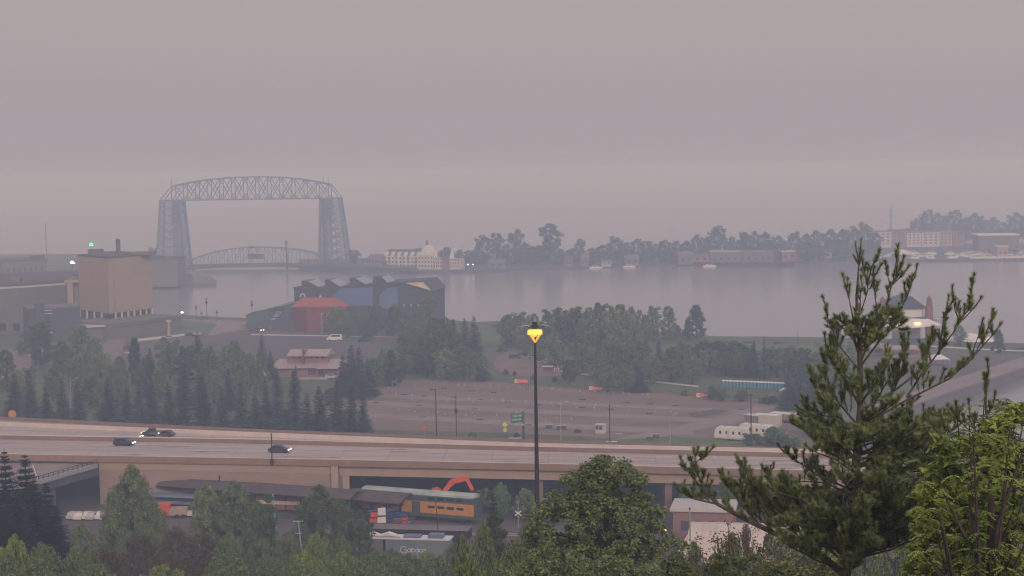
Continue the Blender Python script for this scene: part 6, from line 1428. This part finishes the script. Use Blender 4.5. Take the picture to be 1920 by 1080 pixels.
# compound leaf trees at the side
def compound_tree(name, label, d_, blobs, m, base_px, leaflet=.1, seed=5, dens=1.0):
    rr = random.Random(seed); p = Q(base_px, 1080, d_); p.z = hill(d_) - .5; o = thing(name, label, 'tree', p); s = 3200 / d_; V = []; Fc = []; t = MB(); tips = []
    for (px, py, r) in blobs:
        for _ in range(int(r * r / 95 * dens)):
            a, b, c = rr.uniform(-1, 1), rr.uniform(-1, 1), rr.uniform(-1, 1)
            if a * a + b * b > 1: continue
            q = Q(px + a * r, py + b * r, d_); tips.append((q.x - p.x, c * r / s * .9 + .15 * b, q.z - p.z))
    for c in tips:
        c = Vector(c)
        for k in range(5):
            a = rr.uniform(0, 6.28); d = Vector((math.cos(a), math.sin(a) - .3, rr.uniform(-.1, .35))).normalized(); L_ = leaflet * rr.uniform(2.0, 3.0); side = d.cross(Vector((0, 0, 1))).normalized()
            for j in range(6):
                u = (j + 1) / 6; q = c + d * L_ * u + Vector((0, 0, -L_ * .55 * u * u))
                for sg in (-1, 1):
                    e = (side * sg * .9 + d * .45 + Vector((0, 0, -.15 - .45 * rr.random()))).normalized() * leaflet * rr.uniform(.75, 1.1); w_ = d * leaflet * .26; i = len(V)
                    V += [tuple(q), tuple(q + e * .5 + w_), tuple(q + e), tuple(q + e * .5 - w_)]; Fc.append((i, i + 1, i + 2, i + 3))
    top = max(c[2] for c in tips); t.tube([(0, 0, -1), (.2, 0, top * .5), (.1, .1, top * .8)], [.2, .14, .05], 8)
    for c in rr.sample(tips, min(40, len(tips))):
        z0 = min(c[2] * .8, top * rr.uniform(.2, .7)); t.tube([(.1, 0, z0), (c[0] * .5, c[1] * .5, (z0 + c[2]) / 2 - .1), c], [.06, .04, .012], 5)
    t.build('trunk', M['bark'], o); link('crown', tomesh('crown', V, Fc, M[m]), o); return o
compound_tree('ash_tree', 'yellow green mountain ash filling the lower right corner', 30, [(1870, 800, 46), (1915, 775, 30), (1800, 835, 44), (1850, 850, 56), (1910, 850, 56), (1770, 860, 26), (1740, 925, 40), (1790, 920, 46), (1850, 930, 60), (1910, 940, 60), (1725, 960, 30), (1770, 985, 50), (1840, 1000, 60), (1910, 1020, 60), (1720, 1040, 36), (1780, 1055, 50), (1860, 1065, 60), (1920, 1075, 50)], 'leaf_yellow', 1850, .085, 5, .3)
compound_tree('ash_tree', 'darker leafy tree tucked behind the yellow green mountain ash', 36, [(1880, 790, 50), (1830, 820, 50), (1900, 860, 60), (1800, 880, 60), (1760, 900, 50), (1850, 920, 70), (1800, 960, 60), (1900, 960, 60), (1760, 1020, 60), (1850, 1040, 70)], 'leaf_mid', 1820, .10, 6, 1.2)

traced_tree('broadleaf_tree', 'rounded bright green leafy tree at the lower right edge', 1880, 32, [(1880, 800, 34), (1915, 785, 30), (1835, 825, 34), (1790, 850, 34), (1870, 850, 50), (1915, 860, 40), (1760, 880, 26), (1750, 930, 34), (1800, 920, 50), (1860, 930, 60), (1915, 950, 50), (1735, 975, 34), (1790, 995, 60), (1870, 1010, 60), (1915, 1030, 50), (1730, 1050, 44), (1800, 1070, 60), (1880, 1075, 60)], .06, 90, 'leaf_yellow', long=1.4, trs=.35)
# ------------------------------------------------------------------ big white pine
rr = random.Random(99); DP = 40.0; S = 3200 / DP
pb = Q(1585, 1080, DP); pb.z = hill(DP) - .5
pine = thing('white_pine', 'large ragged white pine with bottlebrush twigs rising over the harbour', 'pine tree', pb)
NV = []; NF = []; wood = MB()
def W3(px, py, dz): q = Q(px, py, DP + dz); return Vector((q.x - pb.x, q.y - pb.y, q.z - pb.z))
def needles(a, b, n, ln, th=.0045):
    d = (b - a); L_ = d.length
    if L_ < .02: return
    d.normalize(); u = d.cross(Vector((.3, .8, .5))).normalized(); v = d.cross(u)
    for i in range(n):
        t = (i + rr.random()) / n; q = a + d * L_ * t; an = rr.uniform(0, 6.283); r_ = (u * math.cos(an) + v * math.sin(an))
        dr = (r_ + d * rr.uniform(.5, 1.3) + Vector((0, 0, .12))).normalized() * ln * rr.uniform(.7, 1.15); w_ = dr.cross(r_ + Vector((.1, .2, .3))).normalized() * th * 1.6; i0 = len(NV)
        NV.extend([tuple(q - w_), tuple(q + w_), tuple(q + dr)]); NF.append((i0, i0 + 1, i0 + 2))
def twig(p, d, L_, n=70, w_=.008, need=.11):
    q = p + d * L_ * .5 + Vector((rr.uniform(-.03, .03), rr.uniform(-.03, .03), 0)); e = p + d * L_ + Vector((0, 0, L_ * .22))
    wood.tube([p, q, e], [w_, w_ * .8, w_ * .5], 4, cap=False)
    a = p.lerp(q, .35); needles(a, q, n // 2, need); needles(q, e + d * .03, n, need)
    i0 = n // 3; needles(e - (e - q) * .25, e + Vector((0, 0, .02)), i0, need * 1.15)
    return e
def branch(pts, w0, w1, dens=1.0, start=.25, tl=.42, up=.5, n=60, sub=True):
    P3 = [W3(*p) for p in pts]; wood.tube(P3, [w0 + (w1 - w0) * i / (len(P3) - 1) for i in range(len(P3))], 6)
    tot = sum((b - a).length for a, b in zip(P3, P3[1:])); acc = 0
    for a, b in zip(P3, P3[1:]):
        L_ = (b - a).length; d = (b - a).normalized(); k = int(L_ * 6.5 * dens) + 1
        for j in range(k):
            t = (j + rr.random()) / k; f = (acc + t * L_) / tot
            if f < start: continue
            q = a.lerp(b, t); an = rr.uniform(0, 6.283); s_ = Vector((math.cos(an), math.sin(an), rr.uniform(-.1, .8)))
            dd = (d * rr.uniform(.4, 1.1) + s_ * .75 + Vector((0, 0, up))).normalized(); ll = tl * rr.uniform(.5, 1.25) * (1.15 - .35 * f)
            e = twig(q, dd, ll, n)
            if sub and rr.random() < .75:
                for _ in range(rr.choice([1, 2, 2, 3])):
                    an = rr.uniform(0, 6.283); s2 = Vector((math.cos(an), math.sin(an), rr.uniform(0, .8))); twig(q + dd * ll * rr.uniform(.5, .95), (dd + s2 * .7).normalized(), ll * rr.uniform(.4, .75), int(n * .7), .008)
        acc += L_
    d = (P3[-1] - P3[-2]).normalized(); twig(P3[-1] - d * .1, d, .35, n + 20, w1)
wood.tube([W3(*p) for p in ((1560, 1300, 0), (1585, 1080, 0), (1598, 950, 0), (1608, 840, 0), (1613, 760, 0), (1612, 640, 0), (1606, 560, 0), (1610, 500, 0))], [.18, .14, .12, .10, .07, .06, .03, .018], 9)
B = lambda *p, **k: branch(list(p), **k)
top = dict(w0=.018, w1=.008, dens=.85, start=.4, tl=.24, up=.6, n=60, sub=False)
branch([(1608, 600, 0), (1605, 555, .05), (1611, 495, .05)], dens=.12, w0=.022, w1=.014, start=.95, tl=.3)
for e in ((1603, 452), (1615, 446), (1600, 478), (1619, 470)): wood.tube([W3(1611, 497, 0), W3(*e, 0)], [.014, .007], 4); needles(W3(1611, 497, 0), W3(*e, 0), 110, .075)
branch([(1613, 590, .1), (1627, 545, .1), (1627, 530, .1)], **top); branch([(1627, 535, .1), (1634, 500, .1), (1640, 490, 0)], **top); branch([(1627, 538, .1), (1621, 512, .1)], **top); branch([(1627, 535, 0), (1640, 518, 0)], **top)
branch([(1612, 655, .2), (1655, 610, .2), (1668, 550, .1), (1676, 520, .1), (1681, 485, 0)], **top); branch([(1670, 540, .1), (1664, 515, 0)], **top); branch([(1672, 535, .1), (1690, 518, 0)], **top); branch([(1674, 530, .1), (1686, 505, 0)], **top)
branch([(1612, 662, -.2), (1662, 620, -.3), (1700, 560, -.3), (1713, 522, -.2)], **top); branch([(1690, 580, -.3), (1706, 540, -.4)], **top)
branch([(1608, 690, -.1), (1575, 650, -.3), (1558, 615, -.3), (1548, 582, -.3)], **dict(top, dens=1.0, start=.4)); branch([(1600, 600, 0), (1592, 560, 0), (1586, 540, 0)], **top); branch([(1612, 590, -.2), (1614, 545, -.2)], **top); branch([(1648, 600, 0), (1641, 560, 0), (1640, 542, 0)], **top)
mid_ = dict(w0=.028, w1=.010, dens=1.5, start=.15, tl=.34, up=.45, n=60)
for k_ in range(10):
    x1 = rr.uniform(1560, 1690); branch([(1611, 690 - 6 * k_, 0), ((1611 + x1) / 2, 640 - 5 * k_, rr.uniform(-.5, .5)), (x1, 600 + rr.uniform(-20, 40), rr.uniform(-.8, .8))], **dict(mid_, dens=.7, tl=.26))
branch([(1613, 770, .3), (1680, 730, .5), (1745, 680, .8), (1790, 620, .8), (1815, 580, .8), (1823, 540, .7)], **dict(mid_, dens=.7, start=.45)); branch([(1800, 605, .8), (1790, 580, .7), (1788, 562, .7)], **top); branch([(1805, 600, .8), (1826, 578, .8)], **top)
branch([(1760, 665, .7), (1768, 610, .5), (1775, 580, .5)], **dict(mid_, dens=.7, tl=.25))
branch([(1613, 800, -.3), (1700, 750, -.6), (1780, 710, -.9), (1825, 670, -1), (1852, 615, -1)], **dict(mid_, dens=.75, start=.4)); branch([(1828, 665, -1), (1858, 632, -1), (1862, 628, -1)], **top); branch([(1820, 670, -1), (1836, 625, -1)], **top)
branch([(1700, 745, -.5), (1735, 690, -.5), (1745, 640, -.5)], **dict(mid_, dens=.8)); branch([(1660, 765, .3), (1690, 700, .5), (1700, 650, .6)], **mid_)
branch([(1608, 720, .3), (1565, 690, .5), (1552, 650, .5)], **mid_); branch([(1610, 800, .2), (1560, 740, .4), (1545, 680, .6)], **mid_); branch([(1610, 820, -.3), (1550, 770, -.7), (1528, 715, -.9)], **dict(mid_, start=.35))
branch([(1606, 850, 0), (1540, 800, .4), (1515, 765, .5)], **mid_); branch([(1605, 880, -.4), (1530, 830, -.9), (1500, 800, -1)], **mid_); branch([(1600, 920, .3), (1530, 890, .7), (1475, 850, .9)], **mid_)
branch([(1610, 830, .4), (1690, 810, .9), (1750, 800, 1.2), (1790, 775, 1.3)], **mid_); branch([(1608, 860, -.3), (1690, 850, -.6), (1745, 825, -.8)], **mid_); branch([(1606, 890, .3), (1680, 880, .8), (1730, 870, 1)], **mid_)
branch([(1610, 780, .6), (1650, 740, 1.2), (1670, 700, 1.4)], **mid_); branch([(1611, 760, -.5), (1590, 720, -1.2), (1580, 690, -1.5)], **mid_); branch([(1611, 760, -.6), (1640, 720, -1.2), (1660, 690, -1.4)], **mid_)
for k_ in range(40):
    y0 = rr.uniform(800, 1090); side = rr.choice([-1, 1]); ln_ = rr.uniform(60, 120) if y0 < 900 else rr.uniform(70, 150); dz = rr.uniform(-2.6, 1.6)
    branch([(1605 - (y0 - 800) * .07, y0, 0), (1605 + side * ln_ * .5, y0 - 22, dz * .6), (1600 + side * ln_, y0 - rr.uniform(20, 55), dz)], **dict(mid_, dens=.9))
# boughs towards the camera that cover the stem
for k_ in range(24):
    y0 = rr.uniform(820, 1085); x1 = rr.uniform(1450, 1730) if y0 > 900 else rr.uniform(1530, 1700)
    branch([(1600 - (y0 - 800) * .06, y0, 0), ((1600 + x1) / 2, y0 - 15, rr.uniform(-2, -.8)), (x1, y0 - rr.uniform(10, 60), rr.uniform(-3.2, -.6))], **dict(mid_, dens=1.1, start=.35))
for k_ in range(22):
    y0 = rr.uniform(850, 1000); x1 = rr.uniform(1690, 1800)
    branch([(1605, y0, 0), ((1605 + x1) / 2, y0 - 25, rr.uniform(-.5, 1.5)), (x1, y0 - rr.uniform(20, 70), rr.uniform(-1, 2))], **dict(mid_, dens=1.1, start=.4))
# the long low limb
branch([(1585, 1078, 0), (1530, 1035, -.3), (1470, 1008, -.5), (1400, 975, -.7), (1345, 945, -.8), (1310, 910, -.9), (1288, 880, -.9)], **dict(mid_, w0=.10, w1=.02, start=.42, dens=.9))
branch([(1320, 915, -.9), (1300, 870, -.9), (1322, 855, -.9)], **dict(mid_, tl=.28)); branch([(1345, 945, -.8), (1300, 935, -.9), (1282, 925, -.9)], **dict(mid_, tl=.26))
for (x, y, z) in ((1360, 905, -.6), (1400, 905, -.4), (1440, 895, -.3), (1395, 890, -.8), (1430, 920, -.8), (1475, 915, -.5), (1510, 930, -.2), (1470, 950, -.9), (1530, 960, -.8), (1380, 925, -.2)):
    x0 = min(1560, x + 70); branch([(x0, 1008 + (x0 - 1470) * .3 - 6, -.5), ((x + x0) / 2, (y + 1000) / 2, z), (x, y, z)], **mid_)
wood.build('trunk', M['bark_pale'], pine); link('crown', tomesh('crown', NV, NF, M['needle']), pine)
# slender pine top further aside
p2 = Q(1850, 1080, 34); p2.z = hill(34) - .5; s_p, s_d, s_w, s_nv, s_nf = pb, DP, wood, NV, NF
pb = p2; DP = 34.0; wood = MB(); NV = []; NF = []
o2 = thing('young_pine', 'thin young pine leader poking up between pine and ash', 'pine tree', p2)
wood.tube([W3(1850, 1200, 0), W3(1835, 900, 0), W3(1845, 760, 0), W3(1850, 705, 0)], [.06, .03, .010, .005], 6); needles(W3(1847, 740, 0), W3(1850, 700, 0), 260, .10); needles(W3(1845, 770, 0), W3(1847, 745, 0), 40, .10)
for (x, y), (x2, y2) in (((1848, 780), (1850, 705)), ((1845, 800), (1858, 765)), ((1840, 830), (1800, 790)), ((1800, 830), (1795, 785)), ((1780, 840), (1750, 800)), ((1790, 850), (1770, 800)), ((1835, 830), (1822, 780))):
    branch([(x, y, 0), (x2, y2, 0)], **dict(top, tl=.2))
wood.build('trunk', M['bark'], o2); link('crown', tomesh('crown', NV, NF, M['needle']), o2)

# ------------------------------------------------------------------ haze
hz = bpy.data.materials.new('haze'); hz.use_nodes = True; t = hz.node_tree; t.nodes.clear()
ou = t.nodes.new('ShaderNodeOutputMaterial'); v = t.nodes.new('ShaderNodeVolumePrincipled')
v.inputs['Color'].default_value = (0.60, 0.74, 1.0, 1); v.inputs['Absorption Color'].default_value = (1, 1, 1, 1); v.inputs['Density'].default_value = 0.00080; v.inputs['Anisotropy'].default_value = 0.0
t.links.new(v.outputs[0], ou.inputs['Volume'])
mb = MB(); mb.box(-2600, -130, -4, 2600, 6500, 84)
o = mb.build('haze', hz); o['kind'] = 'stuff'
